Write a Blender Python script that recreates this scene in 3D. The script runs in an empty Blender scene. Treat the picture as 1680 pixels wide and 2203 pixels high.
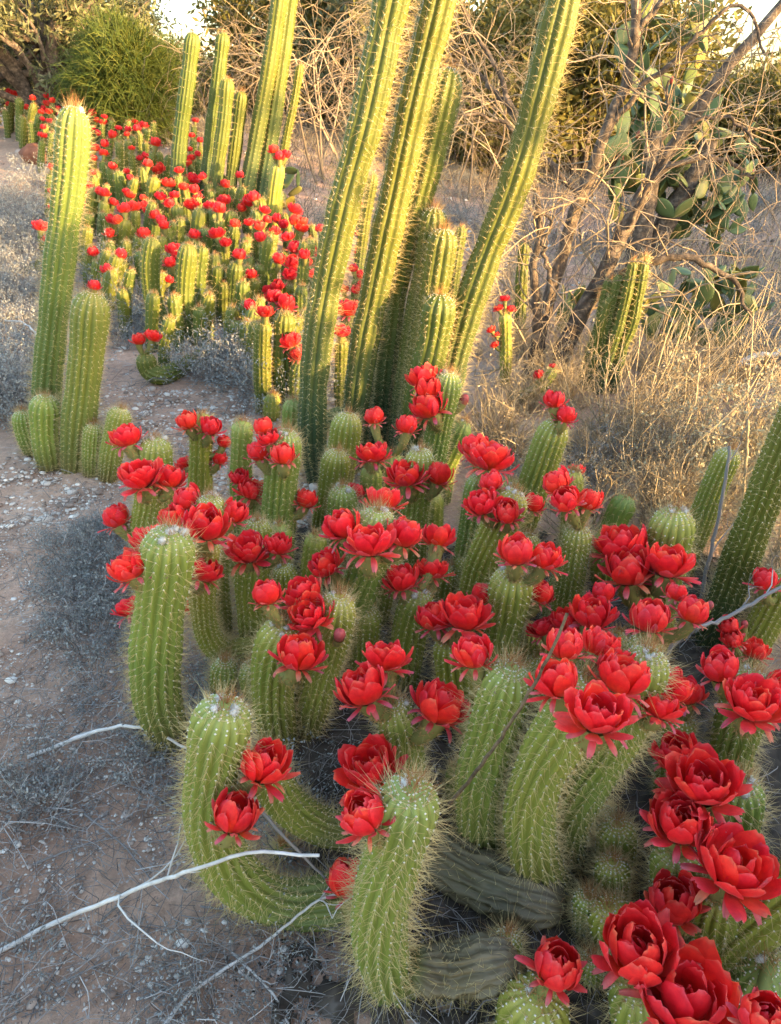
import bpy, math, random
import numpy as np
from mathutils import Matrix, Vector

# ------------------------------------------------------------------ camera, sky, sun, exposure
scn = bpy.context.scene
col = scn.collection
H = 1.40                        # eye height (m)
PITCH = math.radians(29.5)      # camera looks down
F = 1591.0                      # focal length in units of a 1680 x 2203 picture
CX, CY = 840.0, 1101.5
cam_d = bpy.data.cameras.new('camera')
cam = bpy.data.objects.new('camera', cam_d)
col.objects.link(cam)
cam.location = (0, 0, H)
cam.rotation_euler = (math.pi / 2 - PITCH, 0, 0)
cam_d.sensor_fit = 'VERTICAL'
cam_d.sensor_height = 36.0
cam_d.sensor_width = 36.0
cam_d.lens = 36.0 * F / 2203.0
cam_d.clip_start = 0.02
cam_d.clip_end = 2000
scn.camera = cam

SUN_EL = math.radians(9.5)
SUN_AZ = math.radians(121)      # from +Y towards +X : low sun to the right, a little behind the camera
SH = np.array([math.sin(SUN_AZ), math.cos(SUN_AZ), 0.0])
SUNV = np.array([SH[0] * math.cos(SUN_EL), SH[1] * math.cos(SUN_EL), math.sin(SUN_EL)])
world = bpy.data.worlds.new('World')
scn.world = world
world.use_nodes = True
wn = world.node_tree
sky = wn.nodes.new('ShaderNodeTexSky')
sky.sky_type = 'NISHITA'
sky.sun_disc = False
sky.sun_elevation = SUN_EL
sky.sun_rotation = SUN_AZ
sky.air_density = 1.0
sky.dust_density = 1.9
sky.ozone_density = 0.7
bg = wn.nodes['Background']
bg.inputs[1].default_value = 0.15
wn.links.new(sky.outputs[0], bg.inputs[0])
sun_d = bpy.data.lights.new('sun', 'SUN')
sun_d.energy = 3.1
sun_d.angle = math.radians(0.6)
sun_d.color = (1.0, 0.63, 0.25)
sun = bpy.data.objects.new('sun', sun_d)
col.objects.link(sun)
sun.rotation_euler = Vector((-SUNV[0], -SUNV[1], -SUNV[2])).to_track_quat('-Z', 'Y').to_euler()
scn.view_settings.view_transform = 'Standard'
scn.view_settings.look = 'None'
scn.view_settings.exposure = 2.9
scn.view_settings.gamma = 1.0
scn.cycles.use_denoising = True
scn.cycles.max_bounces = 4
scn.cycles.diffuse_bounces = 2
scn.cycles.transparent_max_bounces = 8

rng = np.random.default_rng(7)
random.seed(7)
SIDE_SEED = 19

# ------------------------------------------------------------------ ground height and picture -> place helpers
def sstep(a, b, x):
    t = np.clip((np.asarray(x, float) - a) / (b - a), 0, 1)
    return t * t * (3 - 2 * t)

def vnoise(x, y, seed=0):
    x = np.asarray(x, float); y = np.asarray(y, float)
    xi = np.floor(x); yi = np.floor(y); fx = x - xi; fy = y - yi
    def h(a, b):
        v = np.sin(a * 127.1 + b * 311.7 + seed * 17.3) * 43758.5453
        return v - np.floor(v)
    ux = fx * fx * (3 - 2 * fx); uy = fy * fy * (3 - 2 * fy)
    return (h(xi, yi) * (1 - ux) + h(xi + 1, yi) * ux) * (1 - uy) + (h(xi, yi + 1) * (1 - ux) + h(xi + 1, yi + 1) * ux) * uy - 0.5

def gz(X, Y):
    X = np.asarray(X, float); Y = np.asarray(Y, float)
    t = np.clip((Y - 4.6) / 6.5, 0, 1)
    ramp = t * t * (3 - 2 * t) * 0.95
    w = 0.38 + 0.62 * (1 - sstep(-2.2, 1.6, X))
    far = np.clip((np.abs(X) + np.abs(Y)) / 400, 0, 1)
    return ramp * w * (1 - far * 0.5) + 0.05 * vnoise(X * 0.9, Y * 0.9, 1) + 0.018 * vnoise(X * 4, Y * 4, 2)

_f = np.array([0, math.cos(PITCH), -math.sin(PITCH)])
_u = np.array([0, math.sin(PITCH), math.cos(PITCH)])
def ray(x, y):
    return np.array([1, 0, 0]) * ((x - CX) / F) + _u * ((CY - y) / F) + _f
def at(x, y, Y):                 # the place seen at (x, y) that stands Y metres ahead
    d = ray(x, y)
    return np.array([0, 0, H]) + d * (Y / d[1])
def ground_at(x, y):             # the spot of ground seen at (x, y)
    d = ray(x, y)
    ts = np.concatenate([np.linspace(0.2, 6, 240), np.geomspace(6, 120, 240)])
    P = np.array([0, 0, H])[None] + d[None] * ts[:, None]
    below = P[:, 2] - gz(P[:, 0], P[:, 1])
    k = np.where(below < 0)[0]
    if len(k) == 0:
        return P[-1]
    k = max(k[0], 1)
    a, b = below[k - 1], below[k]
    t = ts[k - 1] + (ts[k] - ts[k - 1]) * a / (a - b)
    return np.array([0, 0, H]) + d * t
def depth_of(P):
    return float(np.dot(np.asarray(P) - np.array([0, 0, H]), _f))
def project(P):
    q = np.asarray(P) - np.array([0, 0, H]); z = q @ _f
    return CX + F * q[..., 0] / z, CY - F * (q @ _u) / z

# ------------------------------------------------------------------ mesh helpers
class Acc:
    """collects vertices, faces and one float attribute"""
    def __init__(s): s.v = []; s.f4 = []; s.f3 = []; s.a = []; s.b = []; s.n = 0
    def add(s, v, quads=None, tris=None, a=None, b=None):
        v = np.asarray(v, float).reshape(-1, 3)
        s.v.append(v)
        if quads is not None and len(quads): s.f4.append(np.asarray(quads, np.int64).reshape(-1, 4) + s.n)
        if tris is not None and len(tris): s.f3.append(np.asarray(tris, np.int64).reshape(-1, 3) + s.n)
        s.a.append(np.full(len(v), 0.5) if a is None else np.broadcast_to(np.asarray(a, float), (len(v),)))
        s.b.append(np.full(len(v), 0.5) if b is None else np.broadcast_to(np.asarray(b, float), (len(v),)))
        s.n += len(v)
    def mesh(s, name, mat, smooth=True, off=None):
        me = bpy.data.meshes.new(name)
        v = np.concatenate(s.v) if s.v else np.zeros((0, 3))
        if off is not None: v = v - np.asarray(off)[None]
        f4 = np.concatenate(s.f4) if s.f4 else np.zeros((0, 4), np.int64)
        f3 = np.concatenate(s.f3) if s.f3 else np.zeros((0, 3), np.int64)
        me.vertices.add(len(v)); me.vertices.foreach_set('co', v.astype(np.float32).ravel())
        nl = len(f4) * 4 + len(f3) * 3
        me.loops.add(nl); me.loops.foreach_set('vertex_index', np.concatenate([f4.ravel(), f3.ravel()]).astype(np.int32))
        n = len(f4) + len(f3)
        me.polygons.add(n)
        st = np.concatenate([np.arange(len(f4)) * 4, len(f4) * 4 + np.arange(len(f3)) * 3]).astype(np.int32)
        me.polygons.foreach_set('loop_start', st)
        if smooth: me.polygons.foreach_set('use_smooth', np.ones(n, bool))
        me.update(calc_edges=True)
        at_ = me.attributes.new('h', 'FLOAT', 'POINT'); at_.data.foreach_set('value', np.concatenate(s.a).astype(np.float32))
        bt_ = me.attributes.new('k', 'FLOAT', 'POINT'); bt_.data.foreach_set('value', np.concatenate(s.b).astype(np.float32))
        if mat: me.materials.append(mat)
        return me

def obj(name, me, parent=None, loc=None, kind=None):
    o = bpy.data.objects.new(name, me); col.objects.link(o)
    if parent is not None: o.parent = parent
    if loc is not None: o.location = loc
    if kind: o['kind'] = kind
    return o
def tag(o, label, cat, group=None, kind=None):
    o['label'] = label; o['category'] = cat
    if group: o['group'] = group
    if kind: o['kind'] = kind
    return o
def thing(name, label, cat, loc, group=None):
    return tag(obj(name, None, loc=tuple(loc)), label, cat, group)

def unit(v):
    v = np.asarray(v, float)
    return v / np.maximum(np.linalg.norm(v, axis=-1, keepdims=True), 1e-9)

def resample(P, n):
    P = np.asarray(P, float)
    if len(P) == 2: P = np.array([P[0], (P[0] + P[1]) / 2, P[1]])
    Q = np.concatenate([[2 * P[0] - P[1]], P, [2 * P[-1] - P[-2]]])
    out = []
    for i in range(1, len(Q) - 2):
        t = np.linspace(0, 1, 14, endpoint=False)[:, None]
        a, b, c, d = Q[i - 1], Q[i], Q[i + 1], Q[i + 2]
        out.append(0.5 * (2 * b + (c - a) * t + (2 * a - 5 * b + 4 * c - d) * t ** 2 + (3 * b - a - 3 * c + d) * t ** 3))
    out = np.concatenate(out + [P[-1:]])
    s = np.concatenate([[0], np.cumsum(np.linalg.norm(np.diff(out, axis=0), axis=1))])
    if np.isscalar(n): u = np.linspace(0, s[-1], n)
    else: u = np.asarray(n) * s[-1]
    return np.stack([np.interp(u, s, out[:, i]) for i in range(3)], 1), s[-1]

def frames(P, ref=(0.31, -0.95, 0.05)):
    T = unit(np.gradient(P, axis=0))
    N = np.zeros_like(T)
    n = np.asarray(ref, float)
    for i in range(len(P)):
        n = n - T[i] * np.dot(n, T[i]); n = n / max(np.linalg.norm(n), 1e-9); N[i] = n
    return T, N, np.cross(T, N)

def grid_quads(nu, nv, wrap):
    i = np.arange(nu - 1)[:, None]; j = np.arange(nv if wrap else nv - 1)[None]
    jn = (j + 1) % nv
    return np.stack([i * nv + j, i * nv + jn, (i + 1) * nv + jn, (i + 1) * nv + j], -1).reshape(-1, 4)

def tube(acc, P, R, nseg=7, a=None, bumpy=0):
    P = np.asarray(P, float); R = np.broadcast_to(np.asarray(R, float), (len(P),))
    T, N, B = frames(P, (0.2, 0.9, 0.35))
    th = np.linspace(0, 2 * math.pi, nseg, endpoint=False)
    rr = R[:, None] * np.ones(nseg)[None]
    if bumpy: rr = rr * (1 + bumpy * (rng.random(rr.shape) - 0.5))
    V = P[:, None] + rr[..., None] * (np.cos(th)[None, :, None] * N[:, None] + np.sin(th)[None, :, None] * B[:, None])
    acc.add(V, grid_quads(len(P), nseg, True), a=None if a is None else np.repeat(a, nseg))

def spikes(acc, C, D, L, R, a=None):
    """thin three sided spines"""
    C = np.asarray(C, float); D = unit(D); n = len(C)
    L = np.broadcast_to(L, (n,)); R = np.broadcast_to(R, (n,))
    ref = np.where(np.abs(D[:, 2:3]) < 0.9, [[0, 0, 1.0]], [[1.0, 0, 0]])
    A = unit(np.cross(D, ref)); B = np.cross(D, A)
    k = np.arange(3) * 2 * math.pi / 3
    base = C[:, None] + R[:, None, None] * (np.cos(k)[None, :, None] * A[:, None] + np.sin(k)[None, :, None] * B[:, None])
    V = np.concatenate([base, (C + D * L[:, None])[:, None]], 1)
    i = np.arange(n)[:, None] * 4
    F3 = np.stack([i + [0, 1, 2], i + [1, 2, 0], i + [3, 3, 3]], -1).reshape(-1, 3)
    acc.add(V, tris=F3, a=None if a is None else np.repeat(np.broadcast_to(a, (n,)), 4))

def prisms(acc, P, R, a=None):
    """many twigs at once: P (n, k, 3), R (n, k)"""
    n, k, _ = P.shape
    T = unit(np.gradient(P, axis=1))
    ref = np.where(np.abs(T[..., 2:3]) < 0.9, [[[0, 0, 1.0]]], [[[1.0, 0, 0]]])
    A = unit(np.cross(T, ref)); B = np.cross(T, A)
    q = np.arange(3) * 2 * math.pi / 3
    V = P[:, :, None] + R[..., None, None] * (np.cos(q)[None, None, :, None] * A[:, :, None] + np.sin(q)[None, None, :, None] * B[:, :, None])
    base = grid_quads(k, 3, True)
    Q = (np.arange(n)[:, None, None] * (k * 3) + base[None]).reshape(-1, 4)
    acc.add(V, Q, a=None if a is None else np.repeat(np.broadcast_to(a, (n,)), k * 3))

def leaves(acc, C, D, L, W, a=None, droop=0.0):
    n = len(C); D = unit(D)
    S = unit(np.cross(D, rng.normal(size=(n, 3))))
    L = np.broadcast_to(L, (n,))[:, None]; W = np.broadcast_to(W, (n,))[:, None]
    mid = C + D * L * 0.5
    tip = C + D * L + np.array([[0, 0, -1.0]]) * L * droop
    V = np.stack([C, mid + S * W * 0.5, tip, mid - S * W * 0.5], 1)
    acc.add(V, np.arange(n * 4).reshape(n, 4), a=None if a is None else np.repeat(np.broadcast_to(a, (n,)), 4))

def ball(acc, c, r, nu=6, nv=8, sq=(1, 1, 1), jit=0.0, a=None):
    th = np.linspace(0.0, math.pi, nu); ph = np.linspace(0, 2 * math.pi, nv, endpoint=False)
    V = np.stack([np.sin(th)[:, None] * np.cos(ph)[None], np.sin(th)[:, None] * np.sin(ph)[None], np.cos(th)[:, None] * np.ones(nv)[None]], -1)
    if jit: V = V * (1 + jit * (rng.random((nu, nv, 1)) - 0.5))
    acc.add(np.asarray(c) + V * r * np.asarray(sq), grid_quads(nu, nv, True), a=a)

# ------------------------------------------------------------------ materials
def nodemat(name):
    m = bpy.data.materials.new(name); m.use_nodes = True
    nt = m.node_tree; b = nt.nodes['Principled BSDF']
    return m, nt, b
def ramp(nt, stops):
    r = nt.nodes.new('ShaderNodeValToRGB'); e = r.color_ramp.elements
    while len(e) < len(stops): e.new(0.5)
    for el, (p, c) in zip(e, stops): el.position = p; el.color = (*c, 1)
    return r
def attr(nt, n):
    a = nt.nodes.new('ShaderNodeAttribute'); a.attribute_name = n; return a
def noise(nt, scale, detail=4, rough=0.6, coord='Object'):
    tc = nt.nodes.new('ShaderNodeTexCoord'); n = nt.nodes.new('ShaderNodeTexNoise')
    n.inputs['Scale'].default_value = scale; n.inputs['Detail'].default_value = detail; n.inputs['Roughness'].default_value = rough
    nt.links.new(tc.outputs[coord], n.inputs['Vector']); return n
def mixc(nt, fac, a, b, mode='MIX'):
    m = nt.nodes.new('ShaderNodeMix'); m.data_type = 'RGBA'; m.blend_type = mode
    for sock, val in ((m.inputs[0], fac), (m.inputs[6], a), (m.inputs[7], b)):
        if hasattr(val, 'links') or hasattr(val, 'is_linked'): nt.links.new(val, sock)
        elif isinstance(val, (int, float)): sock.default_value = val
        else: sock.default_value = (*val, 1)
    return m.outputs[2]
def bump(nt, b, h, strength, dist=0.01):
    bp = nt.nodes.new('ShaderNodeBump'); bp.inputs['Strength'].default_value = strength; bp.inputs['Distance'].default_value = dist
    nt.links.new(h, bp.inputs['Height']); nt.links.new(bp.outputs[0], b.inputs['Normal'])
def translucent(nt, b, colr, fac):
    t = nt.nodes.new('ShaderNodeBsdfTranslucent'); mx = nt.nodes.new('ShaderNodeMixShader'); mx.inputs[0].default_value = fac
    if hasattr(colr, 'is_linked'): nt.links.new(colr, t.inputs[0])
    else: t.inputs[0].default_value = (*colr, 1)
    out = nt.nodes['Material Output']
    nt.links.new(b.outputs[0], mx.inputs[1]); nt.links.new(t.outputs[0], mx.inputs[2]); nt.links.new(mx.outputs[0], out.inputs[0])

def stem_material(name, base, tip, old, cork, hue=0.5):
    m, nt, b = nodemat(name)
    h = attr(nt, 'h')
    r = ramp(nt, [(0.0, cork), (0.15, old), (0.46, base), (0.88, base), (1.0, tip)])
    n1 = noise(nt, 16, 5)
    ad = nt.nodes.new('ShaderNodeMath'); ad.operation = 'MULTIPLY_ADD'
    ad.inputs[1].default_value = 0.22
    nt.links.new(n1.outputs[0], ad.inputs[0])
    sb = nt.nodes.new('ShaderNodeMath'); sb.operation = 'SUBTRACT'; sb.inputs[1].default_value = 0.11
    nt.links.new(h.outputs['Fac'], sb.inputs[0]); nt.links.new(sb.outputs[0], ad.inputs[2])
    nt.links.new(ad.outputs[0], r.inputs[0])
    n2 = noise(nt, 5, 3)
    r2 = ramp(nt, [(0.3, (0.78, 0.86, 0.8)), (0.7, (1.2, 1.1, 1.0))])
    nt.links.new(n2.outputs[0], r2.inputs[0])
    oi = nt.nodes.new('ShaderNodeObjectInfo')
    r3 = ramp(nt, [(0.0, (0.8, 0.95, 1.0)), (0.5, (1, 1, 1)), (1.0, (1.18, 1.06, 0.85))])
    nt.links.new(oi.outputs['Random'], r3.inputs[0])
    c = mixc(nt, 1.0, r.outputs[0], r2.outputs[0], 'MULTIPLY')
    c = mixc(nt, 1.0, c, r3.outputs[0], 'MULTIPLY')
    nsp = noise(nt, 70, 2)                         # corky scars
    rs = ramp(nt, [(0.70, (0, 0, 0)), (0.74, (1, 1, 1))]); nt.links.new(nsp.outputs[0], rs.inputs[0])
    c = mixc(nt, rs.outputs[0], c, (0.16, 0.14, 0.08))
    nt.links.new(c, b.inputs['Base Color'])
    b.inputs['Roughness'].default_value = 0.52
    b.inputs['Specular IOR Level'].default_value = 0.35
    n3 = noise(nt, 120, 3); bump(nt, b, n3.outputs[0], 0.35, 0.004)
    return m
M_stem = stem_material('cactus_skin', (0.200, 0.228, 0.044), (0.30, 0.305, 0.08), (0.140, 0.140, 0.034), (0.105, 0.072, 0.036))
M_column = stem_material('column_skin', (0.088, 0.106, 0.016), (0.120, 0.130, 0.022), (0.045, 0.076, 0.032), (0.035, 0.060, 0.034))
M_far = stem_material('far_cactus_skin', (0.100, 0.120, 0.018), (0.14, 0.145, 0.026), (0.070, 0.096, 0.022), (0.07, 0.066, 0.032))
M_log = stem_material('corky_skin', (0.155, 0.110, 0.062), (0.13, 0.13, 0.035), (0.20, 0.145, 0.095), (0.13, 0.095, 0.06))
M_side = stem_material('gravel_side_skin', (0.120, 0.158, 0.036), (0.165, 0.185, 0.045), (0.10, 0.128, 0.034), (0.095, 0.095, 0.04))

def simple(name, stops, by='h', rough=0.6, spec=0.3, trans=0.0, nscale=20, bumps=0):
    m, nt, b = nodemat(name)
    r = ramp(nt, stops)
    if by == 'noise':
        n = noise(nt, nscale, 5); nt.links.new(n.outputs[0], r.inputs[0])
    elif by == 'rand':
        n = nt.nodes.new('ShaderNodeObjectInfo'); nt.links.new(n.outputs['Random'], r.inputs[0])
    else:
        n = attr(nt, by); nt.links.new(n.outputs['Fac'], r.inputs[0])
    nt.links.new(r.outputs[0], b.inputs['Base Color'])
    b.inputs['Roughness'].default_value = rough; b.inputs['Specular IOR Level'].default_value = spec
    if trans: translucent(nt, b, r.outputs[0], trans)
    if bumps:
        n4 = noise(nt, nscale * 3, 5); bump(nt, b, n4.outputs[0], bumps, 0.01)
    return m
M_spine = simple('spines', [(0, (0.58, 0.45, 0.20)), (0.5, (0.66, 0.55, 0.29)), (0.75, (0.48, 0.25, 0.085)), (1, (0.36, 0.13, 0.045))], rough=0.5, trans=0.25)
M_areole = simple('areole_wool', [(0, (0.62, 0.60, 0.50)), (1, (0.70, 0.68, 0.60))], rough=0.9)
M_wool = simple('bud_wool', [(0, (0.42, 0.30, 0.2)), (0.35, (0.72, 0.70, 0.65)), (1, (0.8, 0.8, 0.78))], rough=0.95, trans=0.2)

def petal_material():
    m, nt, b = nodemat('petal')
    h = attr(nt, 'h'); k = attr(nt, 'k')
    r = ramp(nt, [(0.0, (0.78, 0.16, 0.02)), (0.2, (0.84, 0.045, 0.018)), (0.65, (0.90, 0.018, 0.024)), (0.9, (0.92, 0.036, 0.042)), (1.0, (0.92, 0.12, 0.115))])
    nt.links.new(h.outputs['Fac'], r.inputs[0])
    rs = ramp(nt, [(0.0, (0.62, 0.07, 0.03)), (0.45, (0.72, 0.075, 0.075)), (1.0, (0.68, 0.22, 0.22))])
    nt.links.new(h.outputs['Fac'], rs.inputs[0])
    c = mixc(nt, k.outputs['Fac'], r.outputs[0], rs.outputs[0])
    oi = nt.nodes.new('ShaderNodeObjectInfo')
    r3 = ramp(nt, [(0.0, (0.90, 0.75, 1.15)), (0.55, (1, 1, 1)), (1.0, (1.05, 1.7, 0.9))])
    nt.links.new(oi.outputs['Random'], r3.inputs[0])
    c = mixc(nt, 1.0, c, r3.outputs[0], 'MULTIPLY')
    nv = noise(nt, 7, 4); rv = ramp(nt, [(0.3, (.80, .72, .80)), (0.7, (1.08, 1.15, 1.05))]); nt.links.new(nv.outputs[0], rv.inputs[0])
    c = mixc(nt, 1.0, c, rv.outputs[0], 'MULTIPLY')
    nt.links.new(c, b.inputs['Base Color'])
    b.inputs['Roughness'].default_value = 0.48
    b.inputs['Specular IOR Level'].default_value = 0.25
    b.inputs['Sheen Weight'].default_value = 0.12
    b.inputs['Sheen Roughness'].default_value = 0.4
    translucent(nt, b, c, 0.38)
    return m
M_petal = petal_material()
M_bud = simple('bud_scales', [(0, (0.20, 0.12, 0.06)), (0.4, (0.28, 0.05, 0.05)), (1.0, (0.46, 0.07, 0.08))], rough=0.5, trans=0.1)
M_tube = simple('flower_tube', [(0, (0.17, 0.20, 0.055)), (0.55, (0.21, 0.19, 0.06)), (0.85, (0.33, 0.20, 0.07)), (1.0, (0.42, 0.27, 0.10))], rough=0.7, trans=0.08)

# ------------------------------------------------------------------ ground
def soil_material():
    m, nt, b = nodemat('soil')
    tc = nt.nodes.new('ShaderNodeTexCoord')
    n1 = noise(nt, 1.3, 6, 0.65); r1 = ramp(nt, [(0.32, (0.34, 0.205, 0.145)), (0.5, (0.50, 0.325, 0.24)), (0.68, (0.58, 0.41, 0.315))])
    nt.links.new(n1.outputs[0], r1.inputs[0])
    n2 = noise(nt, 30, 6, 0.7); r2 = ramp(nt, [(0.3, (0.62, 0.62, 0.62)), (0.75, (1.3, 1.28, 1.25))]); nt.links.new(n2.outputs[0], r2.inputs[0])
    c = mixc(nt, 1.0, r1.outputs[0], r2.outputs[0], 'MULTIPLY')
    vo = nt.nodes.new('ShaderNodeTexVoronoi'); vo.inputs['Scale'].default_value = 95; nt.links.new(tc.outputs['Object'], vo.inputs['Vector'])
    rv = ramp(nt, [(0.0, (1, 1, 1)), (0.24, (1, 1, 1)), (0.32, (0, 0, 0))]); nt.links.new(vo.outputs['Distance'], rv.inputs[0])
    sel = nt.nodes.new('ShaderNodeSeparateColor'); nt.links.new(vo.outputs['Color'], sel.inputs[0])
    gt = nt.nodes.new('ShaderNodeMath'); gt.operation = 'GREATER_THAN'; gt.inputs[1].default_value = 0.62; nt.links.new(sel.outputs[0], gt.inputs[0])
    mm = nt.nodes.new('ShaderNodeMath'); mm.operation = 'MULTIPLY'; nt.links.new(gt.outputs[0], mm.inputs[0]); nt.links.new(rv.outputs[0], mm.inputs[1])
    rc = ramp(nt, [(0.0, (0.20, 0.16, 0.14)), (0.5, (0.42, 0.36, 0.32)), (1.0, (0.55, 0.50, 0.48))]); nt.links.new(sel.outputs[1], rc.inputs[0])
    c = mixc(nt, mm.outputs[0], c, rc.outputs[0])
    # humus and litter under the plants, red earth far away
    n3 = noise(nt, 0.35, 3); r3 = ramp(nt, [(0.45, (0, 0, 0)), (0.62, (0.7, 0.7, 0.7))]); nt.links.new(n3.outputs[0], r3.inputs[0])
    c = mixc(nt, r3.outputs[0], c, (0.26, 0.205, 0.16))
    nt.links.new(c, b.inputs['Base Color'])
    b.inputs['Roughness'].default_value = 0.95; b.inputs['Specular IOR Level'].default_value = 0.15
    n4 = noise(nt, 60, 8, 0.75); bump(nt, b, n4.outputs[0], 0.9, 0.015)
    return m
M_soil = soil_material()
def axis_coords(n, fine, far):
    t = np.linspace(-1, 1, n); return np.sign(t) * (fine * np.abs(t) + far * np.abs(t) ** 7)
gx = axis_coords(301, 7, 700); gy_ = np.concatenate([-(np.geomspace(0.05, 700, 50)[::-1]), [0], np.linspace(0.05, 9, 260), np.geomspace(9.05, 900, 90)])
GX, GY = np.meshgrid(gx, gy_)
GZ = gz(GX, GY) + 0.02 * vnoise(GX * 12, GY * 12, 5) * (np.abs(GX) + np.abs(GY) < 14)
ga = Acc(); ga.add(np.stack([GX, GY, GZ], -1), grid_quads(len(gy_), len(gx), False))
g = obj('ground', ga.mesh('ground', M_soil)); g['kind'] = 'structure'

# ------------------------------------------------------------------ flowers
def petal_arrays(L, rho0, a0, a1, W, seed, nu=7, nv=5, bend=1.0, ripple=0.02, tipw=0.16):
    r = np.random.default_rng(seed)
    u = np.linspace(0, 1, nu); v = np.linspace(-1, 1, nv)
    ang = np.radians(a0 + (a1 - a0) * u ** bend)
    ds = L / (nu - 1)
    rho = rho0 + np.concatenate([[0], np.cumsum(np.sin((ang[1:] + ang[:-1]) / 2) * ds)])
    z = np.concatenate([[0], np.cumsum(np.cos((ang[1:] + ang[:-1]) / 2) * ds)])
    w = 1.08 * (0.34 + 0.66 * np.sin(np.pi / 2 * np.minimum(u / 0.62, 1))) * np.sqrt(np.clip(1 - np.clip((u - 0.58) / 0.45, 0, 1) ** 2, tipw ** 2, 1)) * W * 0.5
    ph = v[None] * (w / np.maximum(rho, 0.24))[:, None]
    rr = rho[:, None] * np.ones(nv)[None] + ripple * np.sin(v[None] * 5 + r.uniform(0, 6)) * (u[:, None] ** 2) + 0.10 * W * (v[None] ** 2) * u[:, None] * r.uniform(-0.6, 0.9)
    zz = z[:, None] - 0.04 * (v[None] ** 2) * u[:, None] + ripple * 0.6 * np.cos(v[None] * 4 + r.uniform(0, 6)) * u[:, None]
    V = np.stack([rr * np.cos(ph), rr * np.sin(ph), zz], -1)
    tw = r.normal(0, 0.12)
    V[..., 1] += tw * u[:, None] ** 2 * 0.3
    return V, u
def rotz(V, a):
    c, s = math.cos(a), math.sin(a)
    return np.stack([V[..., 0] * c - V[..., 1] * s, V[..., 0] * s + V[..., 1] * c, V[..., 2]], -1)

# (count, length, base radius, angle at base, angle at tip, width, pinkness)
def corolla_rings(style):
    if style == 'goblet':      # closed cup, a few recurved outer petals
        return [(4, .60, .09, 30, -46, .44, 0), (6, .78, .14, 44, -46, .46, 0), (7, .84, .18, 54, -38, .44, 0), (7, .74, .20, 62, -28, .36, 0.05), (6, .55, .21, 62, 48, .17, 0.45), (8, .36, .21, 76, 125, .10, 1.0)]
    if style == 'rose':        # half open
        return [(4, .58, .08, 28, -40, .42, 0), (6, .72, .12, 42, -38, .46, 0), (7, .80, .16, 54, -28, .46, 0), (8, .76, .20, 64, -12, .40, 0.0), (7, .62, .21, 66, 40, .22, 0.25), (8, .44, .21, 78, 135, .12, 0.95)]
    return [(4, .50, .07, 30, -30, .40, 0), (6, .66, .12, 46, -28, .46, 0), (8, .72, .15, 58, -14, .46, 0), (8, .70, .19, 66, 8, .42, 0.0), (7, .60, .20, 74, 52, .27, 0.2), (8, .46, .21, 82, 135, .13, 0.9)]
STYLES = ['goblet', 'rose', 'open']
VARIANTS = {}
for st in STYLES:
    VARIANTS[st] = []
    for var in range(3):
        ms = []; joined = Acc(); low = Acc()
        r = np.random.default_rng(100 * STYLES.index(st) + var)
        for ri, (cnt, L, rho0, a0, a1, W, pk) in enumerate(corolla_rings(st)):
            off = r.uniform(0, 6.28)
            for i in range(cnt):
                sd = int(r.integers(1 << 30))
                ja = r.normal(0, 7 + 3 * (ri > 3), 2)
                V, u = petal_arrays(L * r.uniform(.9, 1.08), rho0, a0 + ja[0], a1 + ja[1] * (2.2 if ri > 3 else 1), W * r.uniform(.88, 1.12), sd, nu=7, nv=5, tipw=0.34 if ri < 4 else 0.1)
                V = rotz(V, off + 2 * math.pi * i / cnt + r.normal(0, .14))
                A = Acc(); A.add(V, grid_quads(7, 5, False), a=np.repeat(u, 5), b=pk)
                ms.append(A.mesh('petal', M_petal)); joined.add(V, grid_quads(7, 5, False), a=np.repeat(u, 5), b=pk)
                if ri in (1, 2, 3, 4) and (ri != 2 or i % 2 == 0):
                    V2, u2 = petal_arrays(L, rho0, a0 + ja[0], a1 + ja[1], W * 1.15, sd, nu=5, nv=3, tipw=0.34)
                    low.add(rotz(V2, off + 2 * math.pi * i / cnt), grid_quads(5, 3, False), a=np.repeat(u2, 3), b=pk)
        VARIANTS[st].append((ms, joined.mesh('corolla', M_petal), low))

# far flower: corolla and tube in one small mesh each
FARFLOWER = []
for st in STYLES:
    for var in range(2):
        low = VARIANTS[st][var][2]
        me = low.mesh('far_corolla', M_petal)
        FARFLOWER.append(me)

BUD = Acc()
for ring in range(5):
    for i in range(7):
        V, u = petal_arrays(.92 - .10 * ring, .17 + .01 * (4 - ring), 46, -84 + 3 * ring, .30, ring * 10 + i, nu=6, nv=4, tipw=.1, ripple=0.0)
        V = V * (0.86 + 0.04 * ring); V[..., 2] += 0.10 * (2 - ring) * 0.3
        BUD.add(rotz(V, i * 2 * math.pi / 7 + ring * .45), grid_quads(6, 4, False), a=np.repeat(u, 4))
BUD = BUD.mesh('bud_scales', M_bud)

WOOL = []
for q in range(3):
    A = Acc(); ball(A, (0, 0, 0), 0.55, 6, 8, jit=.3, a=.5)
    d = unit(rng.normal(size=(170, 3)))
    spikes(A, d * .45, d + rng.normal(0, .35, (170, 3)), rng.uniform(.3, .75, 170), .05, rng.random(170))
    WOOL.append(A.mesh('wool_tuft', M_wool))

def axis_matrix(o, axis, spin):
    z = unit(axis); x = unit(np.cross([0.0, 1.0, 0.01], z)); y = np.cross(z, x)
    M = Matrix([[x[0], y[0], z[0], o[0]], [x[1], y[1], z[1], o[1]], [x[2], y[2], z[2], o[2]], [0, 0, 0, 1]])
    return M @ Matrix.Rotation(spin, 4, 'Z')

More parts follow.
